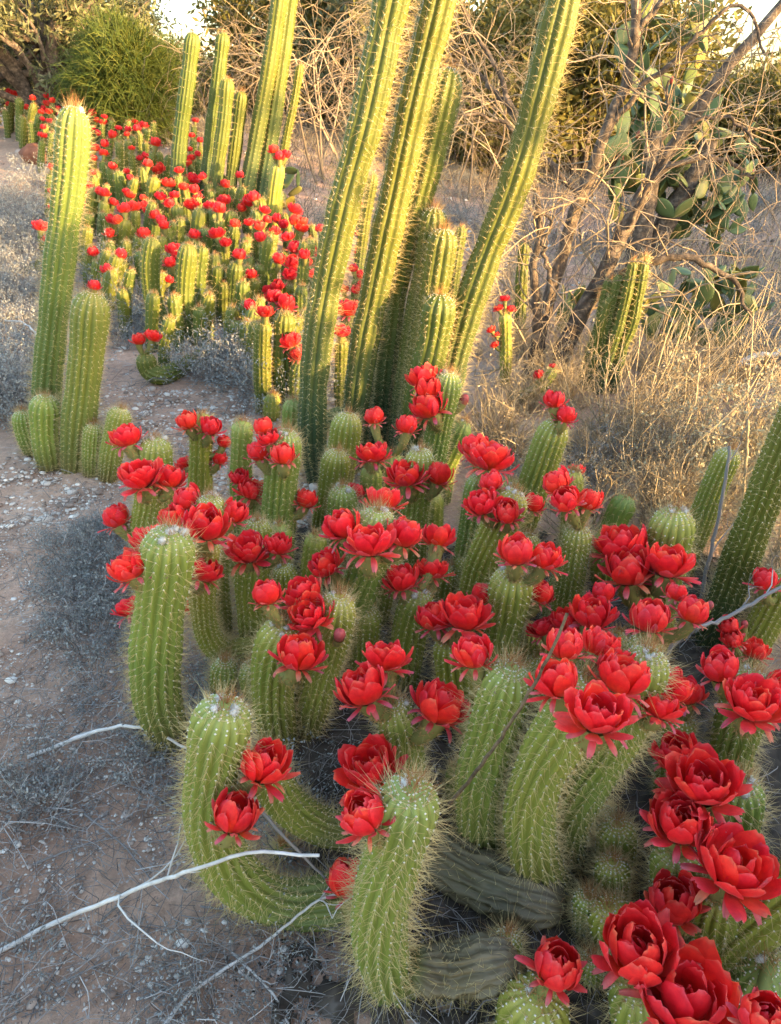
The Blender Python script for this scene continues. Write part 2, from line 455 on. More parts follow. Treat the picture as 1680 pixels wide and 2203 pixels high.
def add_flower(root, rootloc, stemP, R, c, size, axis, style, lod, bud=False):
    """c: centre of the corolla in the world, size: its width in metres"""
    axis = unit(axis)
    base = c - axis * 0.40 * size
    T = base - axis * 0.8 * size
    dd = np.linalg.norm(stemP - T[None], axis=1)
    k = int(np.argmin(dd)); k = min(k, len(stemP) - 3)
    p0 = stemP[k]
    M = axis_matrix(base - rootloc, axis, random.uniform(0, 6.28))
    Mi = np.array(axis_matrix(base, axis, 0).inverted())
    spin = random.uniform(0, 6.28)
    M = axis_matrix(base - rootloc, axis, 0)
    L = np.linalg.norm(base - p0)
    out = base - axis * L * 0.55
    t = np.linspace(0, 1, 8 if lod < 2 else 5)[:, None]
    B = (1 - t) ** 2 * p0 + 2 * t * (1 - t) * out + t ** 2 * (base + axis * 0.03 * size)
    tt = t[:, 0]
    rad = size * (0.135 + 0.02 * tt + 0.115 * tt ** 2.2)
    rad = np.minimum(rad, 0.05 + 0 * rad)
    A = Acc(); ns = 11 if lod < 2 else 7
    tube(A, B, rad, ns, a=tt * 0.6)
    if lod < 2:                # scales with hairy axils
        Tn, Nn, Bn = frames(B)
        n = 90 if lod == 0 else 45
        q = rng.random(n) * 0.85 + 0.13; an = np.arange(n) * 2.399963
        idx = q * (len(B) - 1); i0 = np.clip(idx.astype(int), 0, len(B) - 2); fr = (idx - i0)[:, None]
        P = B[i0] * (1 - fr) + B[i0 + 1] * fr; rd = np.interp(q, tt, rad)
        nn = np.cos(an)[:, None] * Nn[i0] + np.sin(an)[:, None] * Bn[i0]
        spikes(A, P + nn * rd[:, None] * .92, nn * .55 + Tn[i0], size * rng.uniform(.09, .16, n), size * .026, .6 + .4 * rng.random(n))
        m = 130 if lod == 0 else 50
        j = rng.integers(0, n, m)
        spikes(A, P[j] + nn[j] * rd[j][:, None] * .95, nn[j] + Tn[j % len(Tn)] * .4 + rng.normal(0, .4, (m, 3)), size * rng.uniform(.10, .22, m), .0005 + .0003 * lod, 1.0)
    v = np.concatenate(A.v); A.v = [v @ Mi[:3, :3].T + Mi[:3, 3]]
    A.a = [np.concatenate(A.a)]
    fl = obj('flower_bud' if bud else 'flower', A.mesh('flower_tube', M_tube), root)
    fl.matrix_local = M
    if bud:
        o = obj('bud_scales', BUD, fl); o.matrix_local = Matrix.Rotation(spin, 4, 'Z') @ Matrix.Scale(size, 4)
        return fl
    S = Matrix.Rotation(spin, 4, 'Z') @ Matrix.Scale(size, 4)
    ms, joined, low = VARIANTS[style][random.randrange(3)]
    if lod == 0:
        for me in ms:
            o = obj('petal', me, fl); o.matrix_local = S
    elif lod == 1:
        o = obj('corolla', joined, fl); o.matrix_local = S
    else:
        o = obj('corolla', FARFLOWER[STYLES.index(style) * 2 + random.randrange(2)], fl); o.matrix_local = S
    return fl

# ------------------------------------------------------------------ cactus stems
def build_stem(P, R, ribs, lod, twist=0.0, depth=0.16, capped=False, rough=0.0):
    """P world polyline from the base to the tip; returns mesh accumulators and the centre line"""
    L = resample(P, 3)[1]
    tipL = min(R * 1.15, L * 0.45)
    n_body = int(np.clip(L / (R * (0.28 if lod == 0 else 0.5)), 8, 90 if lod == 0 else 46))
    ub = np.linspace(0, (L - tipL) / L, n_body, endpoint=False)
    nt_ = 10 if lod == 0 else 6
    ut = 1 - tipL / L * (1 - np.sin(np.linspace(0, math.pi / 2, nt_)))
    u = np.concatenate([ub, ut]); u[-1] = 1.0
    C, _ = resample(P, u)
    T, N, B = frames(C)
    dtip = (1 - u) * L
    prof = np.sqrt(np.clip(1 - np.clip(1 - dtip / tipL, 0, 1) ** 2.3, 0, 1))
    prof[-1] = 0.04
    base = 0.84 + 0.16 * sstep(0, min(0.35, 3 * R / L), u)
    wob = 1 + 0.035 * np.sin(u * L * 9 / R * .1 + rng.uniform(0, 6)) + 0.025 * np.sin(u * L * 31 + rng.uniform(0, 6))
    if capped:
        u[1] = min(u[1], .25 * R / L); C[1] = resample(P, np.array([u[1]]))[0][0]
        base = np.where(u * L < 1.2 * R, np.sqrt(np.clip(1 - (1 - u * L / (1.2 * R)) ** 2, 0.0004, 1)), 1.0)
    rad = R * prof * base * wob
    spr = 6 if lod == 0 else 4
    nth = ribs * spr
    th = np.arange(nth) * 2 * math.pi / nth
    ph0 = rng.uniform(0, 6.28)
    crest = np.abs(np.cos(ribs * th / 2))
    rib = 1 - depth * (1 - crest ** 0.75) * 1.0
    tw = ph0 + twist * u * L / (R * 10)
    ang = th[None] + tw[:, None]
    sp = 0.030 if lod == 0 else 0.04
    tub = 1 + 0.022 * np.cos(2 * math.pi * (u * L / max(R * 0.45, .012)))[:, None] * (crest ** 2)[None] * (prof > .5)[:, None]
    rr = rad[:, None] * (1 - (1 - rib)[None] * np.clip(prof * 1.1, 0.25, 1)[:, None]) * tub
    if rough:
        gu, gt = np.meshgrid(u * L / R, th * 3, indexing='ij')
        rr = rr * (1 + rough * (vnoise(gu * 2.2, gt * 2, 31) + .7 * vnoise(gu * 6, gt * 5, 32) + .5 * rng.normal(0, .12, rr.shape)))
    V = C[:, None] + rr[..., None] * (np.cos(ang)[..., None] * N[:, None] + np.sin(ang)[..., None] * B[:, None])
    A = Acc(); A.add(V, grid_quads(len(u), nth, True), a=np.repeat(u, nth))
    # areoles sit on the rib crests
    gap = max(R * 0.36, .012) if lod == 0 else R * (0.55 if lod == 1 else 0.95)
    na = max(3, int(L / gap))
    ua = (np.arange(na) + .5) / na
    ua = np.concatenate([ua, 1 - tipL / L * np.array([.35, .2, .1, .04])])
    Ca = np.stack([np.interp(ua, u, C[:, i]) for i in range(3)], 1)
    Ta = unit(np.stack([np.interp(ua, u, T[:, i]) for i in range(3)], 1))
    Na = unit(np.stack([np.interp(ua, u, N[:, i]) for i in range(3)], 1)); Ba = np.cross(Ta, Na)
    ra = np.interp(ua, u, rad); twa = np.interp(ua, u, tw)
    tha = np.arange(ribs) * 2 * math.pi / ribs
    an = tha[None] + twa[:, None]
    Nv = np.cos(an)[..., None] * Na[:, None] + np.sin(an)[..., None] * Ba[:, None]
    slope = np.gradient(rad) / np.maximum(np.gradient(u * L), 1e-6)
    sl = np.interp(ua, u, np.clip(slope, -6, 0.5))
    Nn = unit(Nv - sl[:, None, None] * Ta[:, None] * 1.0)
    Pa = Ca[:, None] + Nv * ra[:, None, None] * 0.992
    jit = rng.normal(0, R * .04, Pa.shape)
    return A, C, rad, u, L, (Pa + jit * .3).reshape(-1, 3), Nn.reshape(-1, 3), np.repeat(Ta[:, None], ribs, 1).reshape(-1, 3), np.repeat(ua, ribs)

USED = {}
def cactus(label, Y, w, path, flowers=(), buds=(), wool=0, ribs=None, group=None, mat=None, lod=None, twist=None, name='flowering_cactus', spine=1.0, tilt=0.0, cat='cactus', rootit=True, sdens=1.0, depth=None, top_tuft=True):
    """Y: metres ahead of the camera where it stands; path: its line seen in the picture, base to tip; w: its width there"""
    P = [at(q[0], q[1], q[2] if len(q) > 2 else Y) for q in path]
    Pm = P[len(P) // 2]
    R = 0.5 * w * depth_of(Pm) / F
    n = len(P)
    for i in range(n): P[i] = P[i] + np.array([0, tilt * i / max(n - 1, 1), 0])
    g0 = float(gz(P[0][0], P[0][1]))
    if rootit:
        if P[0][2] - g0 > 0.03:
            P = [np.array([P[0][0] - .3 * (P[1][0] - P[0][0]), P[0][1], g0 - 0.03])] + P
        else:
            P[0][2] = min(P[0][2], g0 + 0.0)
    P = np.array(P)
    if lod is None: lod = 0 if w >= 58 else (1 if w >= 34 else 2)
    ribs = ribs or (16 if lod == 0 else 13 if lod == 1 else 10)
    if twist is None: twist = rng.normal(0, .10)
    A, C, rad, u, L, pa, na, ta, ua = build_stem(P, R, ribs, lod, twist, depth or (0.17 if lod else 0.19), capped=not rootit, rough=.30 if mat is M_log else 0)
    loc = np.array([P[0][0], P[0][1], float(gz(P[0][0], P[0][1]))])
    root = thing(name, label, cat, loc, group)
    obj('stem', A.mesh('stem', mat or M_stem, off=loc), root)
    # spines
    S = Acc()
    ns = {0: 5, 1: 6, 2: 4}[lod]
    ns = max(2, int(ns * sdens))
    sl = {0: 0.022, 1: 0.018, 2: 0.024}[lod] * spine
    sr = {0: 0.00048, 1: 0.0007, 2: 0.0011}[lod]
    keep = np.ones(len(pa), bool)
    keep = (ua < 1 - .55 * R / L) | (rng.random(len(pa)) < .5)
    m = len(pa); idx = np.repeat(np.arange(m)[keep], ns); q = len(idx)
    sp = unit(np.cross(na[idx], ta[idx]))
    a1 = rng.normal(0, .75, q); a2 = rng.normal(.12, .75, q)
    D = na[idx] + sp * a1[:, None] + ta[idx] * a2[:, None]
    ln = sl * rng.uniform(.55, 1.35, q)
    cen = (np.arange(q) % ns) == 0
    ln[cen] *= 1.9 * rng.uniform(.6, 1.25, cen.sum()); D[cen] = na[idx][cen] + rng.normal(0, .38, (cen.sum(), 3)) + ta[idx][cen] * .12
    tint = rng.random(q) * .5 + np.clip((ua[idx] - (1 - .5 * R / L)) / (.5 * R / L), 0, 1) * .5 + .25 * (ua[idx] < .22) * rng.random(q)
    spikes(S, pa[idx], D, ln, sr, np.clip(tint, 0, 1))
    tip = C[-1]; tT = unit(C[-1] - C[-3])
    if top_tuft:
        q = {0: 46, 1: 30, 2: 12}[lod]
        d = tT[None] + rng.normal(0, .42, (q, 3))
        spikes(S, tip[None] - tT[None] * R * .05 + rng.normal(0, R * .16, (q, 3)), d, sl * rng.uniform(.9, 2.0, q), sr * 1.15, .7 + .3 * rng.random(q))
    obj('spines', S.mesh('spines', M_spine, False, off=loc), root, kind='stuff')
    if lod == 0 and mat is not M_log:
        W_ = Acc()
        o8 = np.array([[1, 0, 0], [0, 1, 0], [-1, 0, 0], [0, -1, 0], [0, 0, 1], [0, 0, -1]]) * (0.0015 + .010 * R)
        V = pa[:, None] + o8[None] * (1 + .22 * sstep(1 - 4 * R / L, 1 - 1.0 * R / L, ua))[:, None, None]; t8 = np.array([[0, 1, 4], [1, 2, 4], [2, 3, 4], [3, 0, 4], [1, 0, 5], [2, 1, 5], [3, 2, 5], [0, 3, 5]])
        sel = ua > .12
        V = V[sel]; k = len(V)
        W_.add(V, tris=(np.arange(k)[:, None, None] * 6 + t8[None]).reshape(-1, 3), a=rng.random(k * 6))
        obj('areoles', W_.mesh('areoles', M_areole, off=loc), root, kind='stuff')
    for i in range(wool):
        a = rng.uniform(0, 6.28); r = R * rng.uniform(.15, .6)
        T_, N_, B_ = unit(tT), None, None
        s1 = unit(np.cross(tT, [0.3, -.9, .1])); s2 = np.cross(tT, s1)
        p = tip - tT * (r * r / R * .45) + (s1 * math.cos(a) + s2 * math.sin(a)) * r
        o = obj('wool_tuft', WOOL[i % 3], root); o.location = p - loc; o.scale = (R * rng.uniform(.16, .26),) * 3
    for lst, isb in ((flowers, False), (buds, True)):
        for f in lst:
            x, y, s = f[:3]
            dy = f[3] if len(f) > 3 else None
            st = f[4] if len(f) > 4 else random.choice(['goblet', 'goblet', 'rose', 'rose', 'open'])
            px, py = project(C)
            k = int(np.argmin(np.abs(py - y) + 0.2 * np.abs(px - x)))
            if dy is None:
                over = abs(px[k] - x) < 0.62 * w and py[-1] < y
                dy = -(R * 0.9 + 0.28 * s * depth_of(C[k]) / F) if over else random.uniform(-.03, .015)
            c = at(x, y, C[k][1] + dy)
            size = s * depth_of(c) / F
            o_ = c - C[k]; o_[2] = 0
            out = o_ / max(np.linalg.norm(o_), 1e-6)
            far = min(1, np.linalg.norm(o_) / (2.2 * R))
            ax = np.array([0, 0.24, 1.0]) + out * 0.5 * far + np.array([random.gauss(0, .09), random.gauss(0, .09), 0])
            if len(f) > 5: ax = np.array([f[5][0] * 1.1, .28 if s < 112 else .08, f[5][2]], float)
            fl = 0 if s >= 62 else (1 if s >= 36 else 2)
            add_flower(root, loc, C, R, c, size, ax, st, fl, isb)
    return root, C, R

def gY(y, x=840): return float(ground_at(x, y)[1])
def lying(path, k, w):            # the first k points lie on the soil, the rest rise from the k-th
    out = []
    for i, (x, y) in enumerate(path):
        if i < k: Yk = gY(y + .42 * w, x)
        out.append((x, y, Yk))
    return out

FG = 'flowering cactus stems of the near clump'
# --- near clump, front row -------------------------------------------------------------------------------
cactus('hooked cactus stem with one red bloom at its shoulder, brown tuft on top', 0.735, 124,
       [(1010, 2105), (940, 2155), (868, 2150), (822, 2050), (818, 1950), (842, 1850), (872, 1760), (884, 1690)],
       [(779, 1743, 112, -.02, 'goblet', (-.38, -.35, 1)), (752, 1885, 100, .14, 'goblet')], wool=1, twist=.35, group=None, spine=1.45)
cactus('short stem crowned by four red blooms behind the hooked stem with a brown tuft', gY(1760), 92,
       [(868, 1720), (868, 1640), (858, 1570), (846, 1512)],
       [(779, 1470, 104, -.02, 'rose', (-.3, -.2, 1)), (830, 1405, 92, .06, 'open'), (953, 1510, 106, -.02, 'rose', (.35, -.35, 1)), (790, 1640, 118, -.10, 'open', (-.3, -.25, 1))], wool=1, spine=1.3)
cactus('thick cactus stem curling up from the ground with two red blooms on one side', gY(1955), 110,
       [(800, 1925), (720, 1938), (640, 1946), (560, 1925), (495, 1870), (460, 1790), (452, 1700), (466, 1600), (487, 1512)],
       [(508, 1745, 104, -.08, 'goblet', (.25, -.5, 1)), (572, 1635, 108, -.01, 'rose', (.45, -.25, 1))], wool=4, twist=.15, spine=1.25)
cactus('tall plump stem with white wool tip beside one red bloom, edge of clump', gY(1590), 112,
       [(372, 1600), (338, 1500), (335, 1400), (345, 1300), (358, 1210), (364, 1138)],
       [(275, 1213, 84, -.02, 'rose', (-.45, -.2, 1)), (322, 1150, 82, .09, 'open'), (276, 1300, 60, .10, 'open')], wool=5, spine=1.2)
cactus('dark leaning stem with drooping blooms behind the plump wool-tipped stem', gY(1450), 58,
       [(540, 1400), (490, 1405), (450, 1370), (436, 1300), (440, 1220), (450, 1160)],
       [(446, 1122, 92, -.05, 'rose'), (440, 1218, 74, -.05, 'open', (.35, -.5, .8)), (408, 1290, 60, .03, 'goblet')], wool=0)
cactus('pale spiny knob between four blooms above the plump wool-tipped stem', gY(1370), 72,
       [(458, 1260), (455, 1160), (452, 1068)], [(400, 1070, 66, .02, 'goblet'), (370, 1108, 64, -.03), (507, 1098, 60, .0, 'goblet', (.4, -.1, 1))], wool=2)
cactus('short stem under two wide blooms at the clump corner near gravel', gY(1290), 62,
       [(312, 1150), (318, 1080), (326, 1035)], [(300, 1014, 84, -.05, 'open'), (368, 1022, 62, 0, 'rose'), (248, 1108, 62, -.01, 'goblet', (-.3, -.1, 1))], wool=0)
cactus('round knob with white wool behind a single bloom near the gravel', gY(1190), 74,
       [(338, 1080), (336, 1010), (334, 942)], [(271, 935, 62, -.01, 'rose', (-.2, -.1, 1))], wool=3)
cactus('slim dark stem with blooms at both sides of its woolly tip', gY(1130), 50,
       [(432, 1060), (432, 980), (436, 890)], [(402, 902, 50, -.04), (453, 914, 50, -.04, 'goblet'), (482, 948, 34, 0, 'goblet', (.3, 0, 1)), (472, 983, 38, 0, 'goblet', (.3, 0, 1)), (396, 995, 36, .04)], wool=2)
cactus('stout stem with a ring of pale red blooms near the tall columns', gY(1225), 76,
       [(600, 1150), (602, 1060), (610, 980), (618, 925)], [(556, 968, 56, -.02, 'goblet', (-.25, -.2, 1)), (609, 974, 58, -.10, 'goblet', (0, -.3, 1)), (566, 915, 48, .0), (576, 938, 46, -.03), (660, 1070, 52, -.01, 'goblet', (.3, 0, 1))], wool=2, spine=1.2)
cactus('slender stem with two dark red blooms behind the stout ringed stem', gY(1180), 46,
       [(520, 1120), (518, 1000), (522, 905)], [(541, 1050, 54, -.1, 'rose'), (515, 1024, 40, -.06)], wool=2)
cactus('small spiny knob without blooms beside a pair of dark blooms', gY(1310), 60, [(562, 1250), (556, 1180), (552, 1118)], wool=1)
cactus('dark stem under a wide pink-edged bloom and a smaller bloom', gY(1400), 70,
       [(545, 1340), (540, 1260), (548, 1195)], [(532, 1176, 80, -.03, 'open'), (598, 1168, 58, -.01, 'rose', (.2, -.1, 1))], wool=0)
cactus('bent pale stem with one bright bloom at shoulder height and one at tip', gY(1600), 100,
       [(600, 1590), (588, 1500), (592, 1420), (614, 1340)], [(645, 1400, 92, -.10, 'rose', (.2, -.4, 1)), (573, 1272, 68, -.01, 'goblet', (-.15, -.1, 1))], wool=3, spine=1.3)
cactus('leaning stem with yellowish knob and a dark unopened bud', gY(1580), 82,
       [(655, 1570), (678, 1490), (708, 1390), (730, 1280)], [(650, 1272, 78, .04, 'rose'), (662, 1315, 84, -.04, 'open')], buds=[(731, 1362, 46, -.09)], wool=1, spine=1.2)
cactus('leaning stem crowned by six crowded red blooms at the heart of the clump', gY(1470), 86,
       [(690, 1440), (740, 1340), (788, 1230), (814, 1096)], [(795, 1156, 94, -.12, 'open', (0, -.4, 1)), (734, 1124, 80, -.03, 'rose'), (871, 1142, 80, -.04, 'rose', (.25, -.2, 1)), (825, 1068, 72, .10, 'open'), (697, 1211, 66, -.04, 'rose')], wool=3, spine=1.25)
cactus('dark green knob squeezed between bloom clusters, one white wool dot', gY(1330), 52, [(668, 1260), (676, 1200), (680, 1148)], [(612, 1226, 30, .0)], wool=1)
cactus('spiny domed knob in front of the tallest columns, wool on top', gY(1230), 66, [(735, 1160), (736, 1100), (737, 1046)], [(765, 1055, 44, .06, 'goblet')], wool=2)
cactus('short dark stem beneath two dark red blooms deep in the clump', gY(1480), 76,
       [(872, 1440), (884, 1340), (905, 1268)], [(862, 1240, 72, .0, 'rose', (-.2, -.1, 1)), (930, 1218, 66, .06, 'open'), (944, 1150, 68, .10, 'rose')], wool=3)
cactus('low stem carrying a tight pair of deep red blooms over dark litter', gY(1560), 84,
       [(985, 1500), (975, 1420), (968, 1370)], [(935, 1320, 76, -.02, 'rose', (-.15, -.2, 1)), (1000, 1312, 98, -.04, 'open', (.1, -.2, 1)), (1040, 1275, 60, .08)], wool=0)
cactus('upright stem with a glossy goblet bloom set on its tip', gY(1530), 92,
       [(1055, 1480), (1070, 1400), (1088, 1320), (1106, 1225)], [(1110, 1180, 82, -.04, 'goblet', (0, -.15, 1)), (1176, 1194, 72, -.02, 'rose', (.25, -.1, 1)), (1166, 1272, 62, .02, 'goblet', (.3, -.1, 1))], wool=2, spine=1.15)
cactus('pale ribbed stem with bare white-dotted tip under three goblet blooms', gY(1440), 62,
       [(1200, 1400), (1218, 1300), (1234, 1210), (1246, 1132)], [(1195, 1034, 66, .0, 'goblet'), (1216, 1072, 66, -.06, 'goblet'), (1268, 1072, 58, -.02, 'goblet', (.25, 0, 1))], wool=1)
cactus('tall leaning stem with two blooms catching light beside dry grass', gY(1205, 1120), 74,
       [(1110, 1150), (1150, 1040), (1178, 960), (1200, 905)], [(1192, 857, 48, -.02, 'goblet', (-.05, -.1, 1)), (1218, 890, 48, -.04, 'goblet', (.25, -.1, 1))], wool=0)
cactus('small woolly knob behind three goblet blooms near the dry grass', gY(1300, 1230), 44, [(1222, 1180), (1230, 1090), (1234, 1012)], [(1240, 1010, 34, .05)], wool=3)
cactus('leaning stem with three stacked pale blooms and a woolly knob beside them', gY(1390), 78,
       [(1015, 1330), (1035, 1220), (1075, 1130), (1108, 1055)], [(1055, 1034, 54, .02, 'goblet'), (1034, 1078, 66, -.05, 'rose'), (1090, 1098, 64, -.09, 'goblet'), (1148, 1080, 50, .05, 'goblet', (.25, 0, 1))], wool=3)
cactus('stem under a broad rose-like bloom with a second bloom behind', gY(1290), 66,
       [(1000, 1240), (1020, 1130), (1038, 1020)], [(1018, 955, 62, .05, 'rose'), (1058, 974, 92, -.06, 'open', (.15, -.3, 1))], wool=2)
cactus('stem with woolly yellow-green knob between two open blooms', gY(1250), 64,
       [(885, 1200), (893, 1090), (906, 965)], [(874, 1012, 76, -.06, 'open'), (946, 1016, 64, -.03, 'goblet', (.2, -.15, 1))], wool=4)
cactus('thin stem topped by one flat-opened dark bloom before the columns', gY(1190), 48, [(792, 1130), (797, 1060), (800, 1000)], [(800, 968, 64, -.0, 'open', (0, -.15, 1))], wool=0)
cactus('hidden stem sending up two goblet blooms in front of the columns', gY(1160), 54, [(850, 1110), (845, 1040), (842, 975)], [(805, 893, 46, .03, 'goblet', (-.05, -.05, 1)), (875, 911, 50, .0, 'goblet', (.1, -.05, 1))], wool=2)
cactus('stem with three stacked red blooms against the foot of the columns', gY(1110, 950), 58,
       [(925, 1020), (945, 920), (968, 800)], [(908, 806, 62, .03, 'rose'), (920, 832, 60, -.03, 'goblet'), (918, 868, 72, -.06, 'rose')], buds=[(1000, 856, 36, 0, 'goblet', (.4, 0, 1))], wool=2)
cactus('yellow-lit short stem leaning beside the stack of three blooms', gY(1080, 960), 50, [(955, 1010), (975, 960), (1000, 905)], wool=1)
cactus('bare green stem with round tip in front of the blue-green column', gY(1120, 720), 66, [(715, 1100), (732, 1000), (750, 888)], wool=0, sdens=.8)
cactus('bare green stem with brown cap below the round-tipped stem', gY(1160, 700), 62, [(700, 1140), (712, 1060), (726, 968)], wool=0, sdens=.8)
cactus('stubby spiny stem left of the blue-green column foot', gY(1010, 630), 50, [(626, 980), (630, 920), (632, 858)], wool=0)
cactus('tiny round pup cactus at the foot of the bloom-laden dark stems', gY(900, 585), 36, [(585, 905), (585, 880), (586, 846)], wool=0)
# --- right side of the near clump ------------------------------------------------------------------------
cactus('broad domed stem with two large wool tufts behind three wide blooms', gY(1430, 1400), 92,
       [(1400, 1360), (1420, 1250), (1455, 1095)], [(1334, 1158, 106, -.02, 'open', (-.15, -.2, 1)), (1350, 1215, 100, -.12, 'rose', (-.1, -.3, 1)), (1440, 1200, 98, -.14, 'open', (.15, -.25, 1))], wool=4, spine=1.15)
cactus('stem with a shiny goblet bloom and a second bloom beside grey twigs', gY(1620, 1400), 84,
       [(1365, 1540), (1375, 1450), (1392, 1370)], [(1398, 1322, 88, -.03, 'goblet', (.05, -.2, 1)), (1494, 1310, 72, -.02, 'goblet', (.3, -.15, 1)), (1455, 1272, 48, .04)], wool=3, buds=[(1528, 1300, 30, .02)])
cactus('low stem with four half-hidden deep red blooms amid the clump', gY(1560, 1260), 74,
       [(1245, 1500), (1255, 1410), (1265, 1360)], [(1276, 1315, 84, -.03, 'rose'), (1216, 1330, 62, .0, 'rose'), (1297, 1272, 54, .05), (1165, 1345, 54, .02, 'open')], wool=1)
cactus('small dark stem tip between blooms with a wool speck', gY(1500, 1140), 52, [(1130, 1470), (1134, 1420), (1140, 1352)], wool=2)
cactus('massive leaning stem with brown tuft ringed by six large red blooms', gY(1930, 1180), 118,
       [(1200, 1945), (1150, 1840), (1140, 1740), (1170, 1640), (1230, 1540), (1268, 1462)],
       [(1216, 1382, 84, .04, 'goblet'), (1195, 1455, 100, -.05, 'rose', (-.2, -.3, 1)), (1290, 1524, 122, -.15, 'open', (.05, -.4, 1)), (1345, 1448, 110, -.01, 'rose', (.25, -.2, 1)), (1292, 1380, 80, .09, 'rose'), (1325, 1408, 74, .07, 'open')], wool=0, twist=.3, spine=1.3)
cactus('second leaning stem pressed against the massive six-bloomed stem', gY(1870, 1240), 92,
       [(1222, 1870), (1228, 1760), (1270, 1680), (1335, 1580), (1400, 1400)], [(1425, 1512, 78, -.05, 'open', (.2, -.4, .8)), (1455, 1478, 72, .0, 'rose', (.3, -.2, 1))], wool=3, twist=.25, spine=1.25)
cactus('sturdy stem with brown-tufted tip and a bloom on a long tube', gY(1850, 1040), 106,
       [(1050, 1860), (1028, 1760), (1035, 1660), (1070, 1540), (1102, 1432)], [(1017, 1400, 84, .03, 'rose', (-.15, -.1, 1))], wool=0, twist=.15, spine=1.35)
cactus('stem at the clump edge with a round bloom and a wide pink-tipped bloom', gY(1740, 1580), 96,
       [(1560, 1690), (1580, 1590), (1625, 1450)], [(1550, 1430, 84, -.02, 'goblet', (-.15, -.15, 1)), (1625, 1500, 112, -.12, 'open', (.05, -.4, 1)), (1685, 1480, 84, -.03, 'rose')], wool=3, spine=1.2)
cactus('dark stem with drooping wide-petalled bloom under the round bloom', gY(1720, 1450), 66,
       [(1440, 1680), (1450, 1610), (1470, 1540)], [(1478, 1484, 70, .0, 'rose'), (1438, 1452, 56, .05, 'rose')], wool=0)
cactus('distant stem with a cluster of small dark blooms by the grey twigs', gY(1500, 1600), 40,
       [(1605, 1460), (1600, 1420), (1600, 1390)], [(1568, 1345, 46, 0, 'goblet'), (1576, 1372, 48, -.03, 'goblet'), (1626, 1394, 54, -.02, 'rose', (.2, 0, 1))], buds=[(1602, 1340, 26, 0)])
cactus('leaning stem bearing a lone goblet bloom at the far side of twigs', gY(1440, 1650), 70,
       [(1610, 1400), (1650, 1330), (1700, 1230)], [(1645, 1243, 58, -.05, 'goblet', (-.1, -.1, 1))], wool=1)
cactus('spiny stem under two big blooms with white wool on its shoulder', gY(1890, 1590), 108,
       [(1570, 1860), (1575, 1780), (1592, 1676)], [(1455, 1614, 94, .06, 'rose', (-.2, -.1, 1)), (1516, 1672, 134, -.06, 'open', (-.1, -.4, 1))], wool=3, spine=1.3)
cactus('stem under a rose-shaped bloom with curled pink outer petals', gY(1985, 1460), 104,
       [(1448, 1990), (1450, 1900), (1456, 1830)], [(1464, 1760, 122, -.02, 'rose', (-.1, -.3, 1))], wool=0, spine=1.3)
cactus('stem carrying the huge bloom with drooping pink outer petals', gY(2060, 1560), 112,
       [(1540, 2060), (1540, 1980), (1552, 1915)], [(1590, 1852, 152, -.03, 'open', (.2, -.35, 1)), (1450, 1932, 118, -.02, 'goblet', (-.1, -.35, 1))], wool=0, spine=1.3)
cactus('pale spiny stem under a very large cupped bloom at the clump front', 0.66, 140,
       [(1390, 2290), (1385, 2200), (1380, 2120)], [(1372, 2030, 158, -.0, 'rose', (-.12, -.4, 1))], wool=0, spine=1.4)
cactus('pale spiny stem under the widest bloom of the whole clump', 0.60, 150,
       [(1500, 2420), (1500, 2330), (1495, 2230)], [(1480, 2130, 196, -.0, 'open', (0, -.5, 1))], wool=0, spine=1.4)
cactus('hairy stem with a half-open bloom among dark logs at the front', 0.66, 150,
       [(1120, 2330), (1130, 2240), (1160, 2140)], [(1200, 2072, 112, -.0, 'goblet', (.15, -.4, 1))], wool=1, spine=1.5)
cactus('dark leaning stem behind the widest bloom, ribs with white dots', gY(2090, 1620), 118,
       [(1500, 2120), (1580, 2030), (1660, 1960), (1760, 1880)], wool=0, mat=M_stem, spine=1.3)
cactus('plump green stem beside the widest bloom with white-dotted ribs', 0.70, 150,
       [(1690, 2330), (1660, 2230), (1650, 2080)], [(1650, 2190, 120, -.17, 'goblet', (0, -.3, 1))], wool=2, spine=1.4)
cactus('spine-covered stem behind the very large cupped bloom', gY(2050, 1440), 100, [(1330, 2050), (1322, 2000), (1310, 1950)], wool=0, spine=1.3)
# pups at the foot of the clump
PG = 'round pups at the foot of the near clump'
for (x, y0, y1, w) in [(1325, 1880, 1772, 82), (1316, 1960, 1852, 76), (1264, 2010, 1926, 66), (1292, 1800, 1735, 62), (482, 1500, 1420, 62), (1090, 2090, 2010, 60), (603, 1850, 1815, 26), (1010, 1610, 1540, 48), (1270, 2110, 2060, 60), (985, 1730, 1650, 56), (690, 1240, 1195, 40), (470, 1340, 1290, 40)]:
    cactus('small round pup cactus with brown tuft at the foot of the near clump', gY(y0, x), w, [(x - 2, y0 - 8), (x, (y0 + y1) / 2), (x + 2, y1)], wool=0, group=PG, name='cactus_pup', spine=1.1)
# lying old stems
cactus('grey corky old stem lying across the dark clump floor', gY(1960, 1060), 118, lying([(1220, 1950), (1130, 1925), (1040, 1895), (960, 1850), (900, 1800)], 5, 100), rootit=False, mat=M_log, name='lying_cactus', sdens=.4, spine=.8, top_tuft=False)
cactus('curved olive stem lying behind the two-bloom curling stem', gY(1790, 640), 84, lying([(790, 1790), (700, 1780), (630, 1740), (585, 1680), (570, 1610)], 2, 84), rootit=False, name='lying_cactus', sdens=.8)
cactus('dark fallen stem lying in litter under the hooked stem', gY(2130, 960), 110, [(1120, 2060), (1040, 2075), (960, 2090), (880, 2075)], rootit=False, mat=M_log, name='lying_cactus', sdens=.5, top_tuft=False)
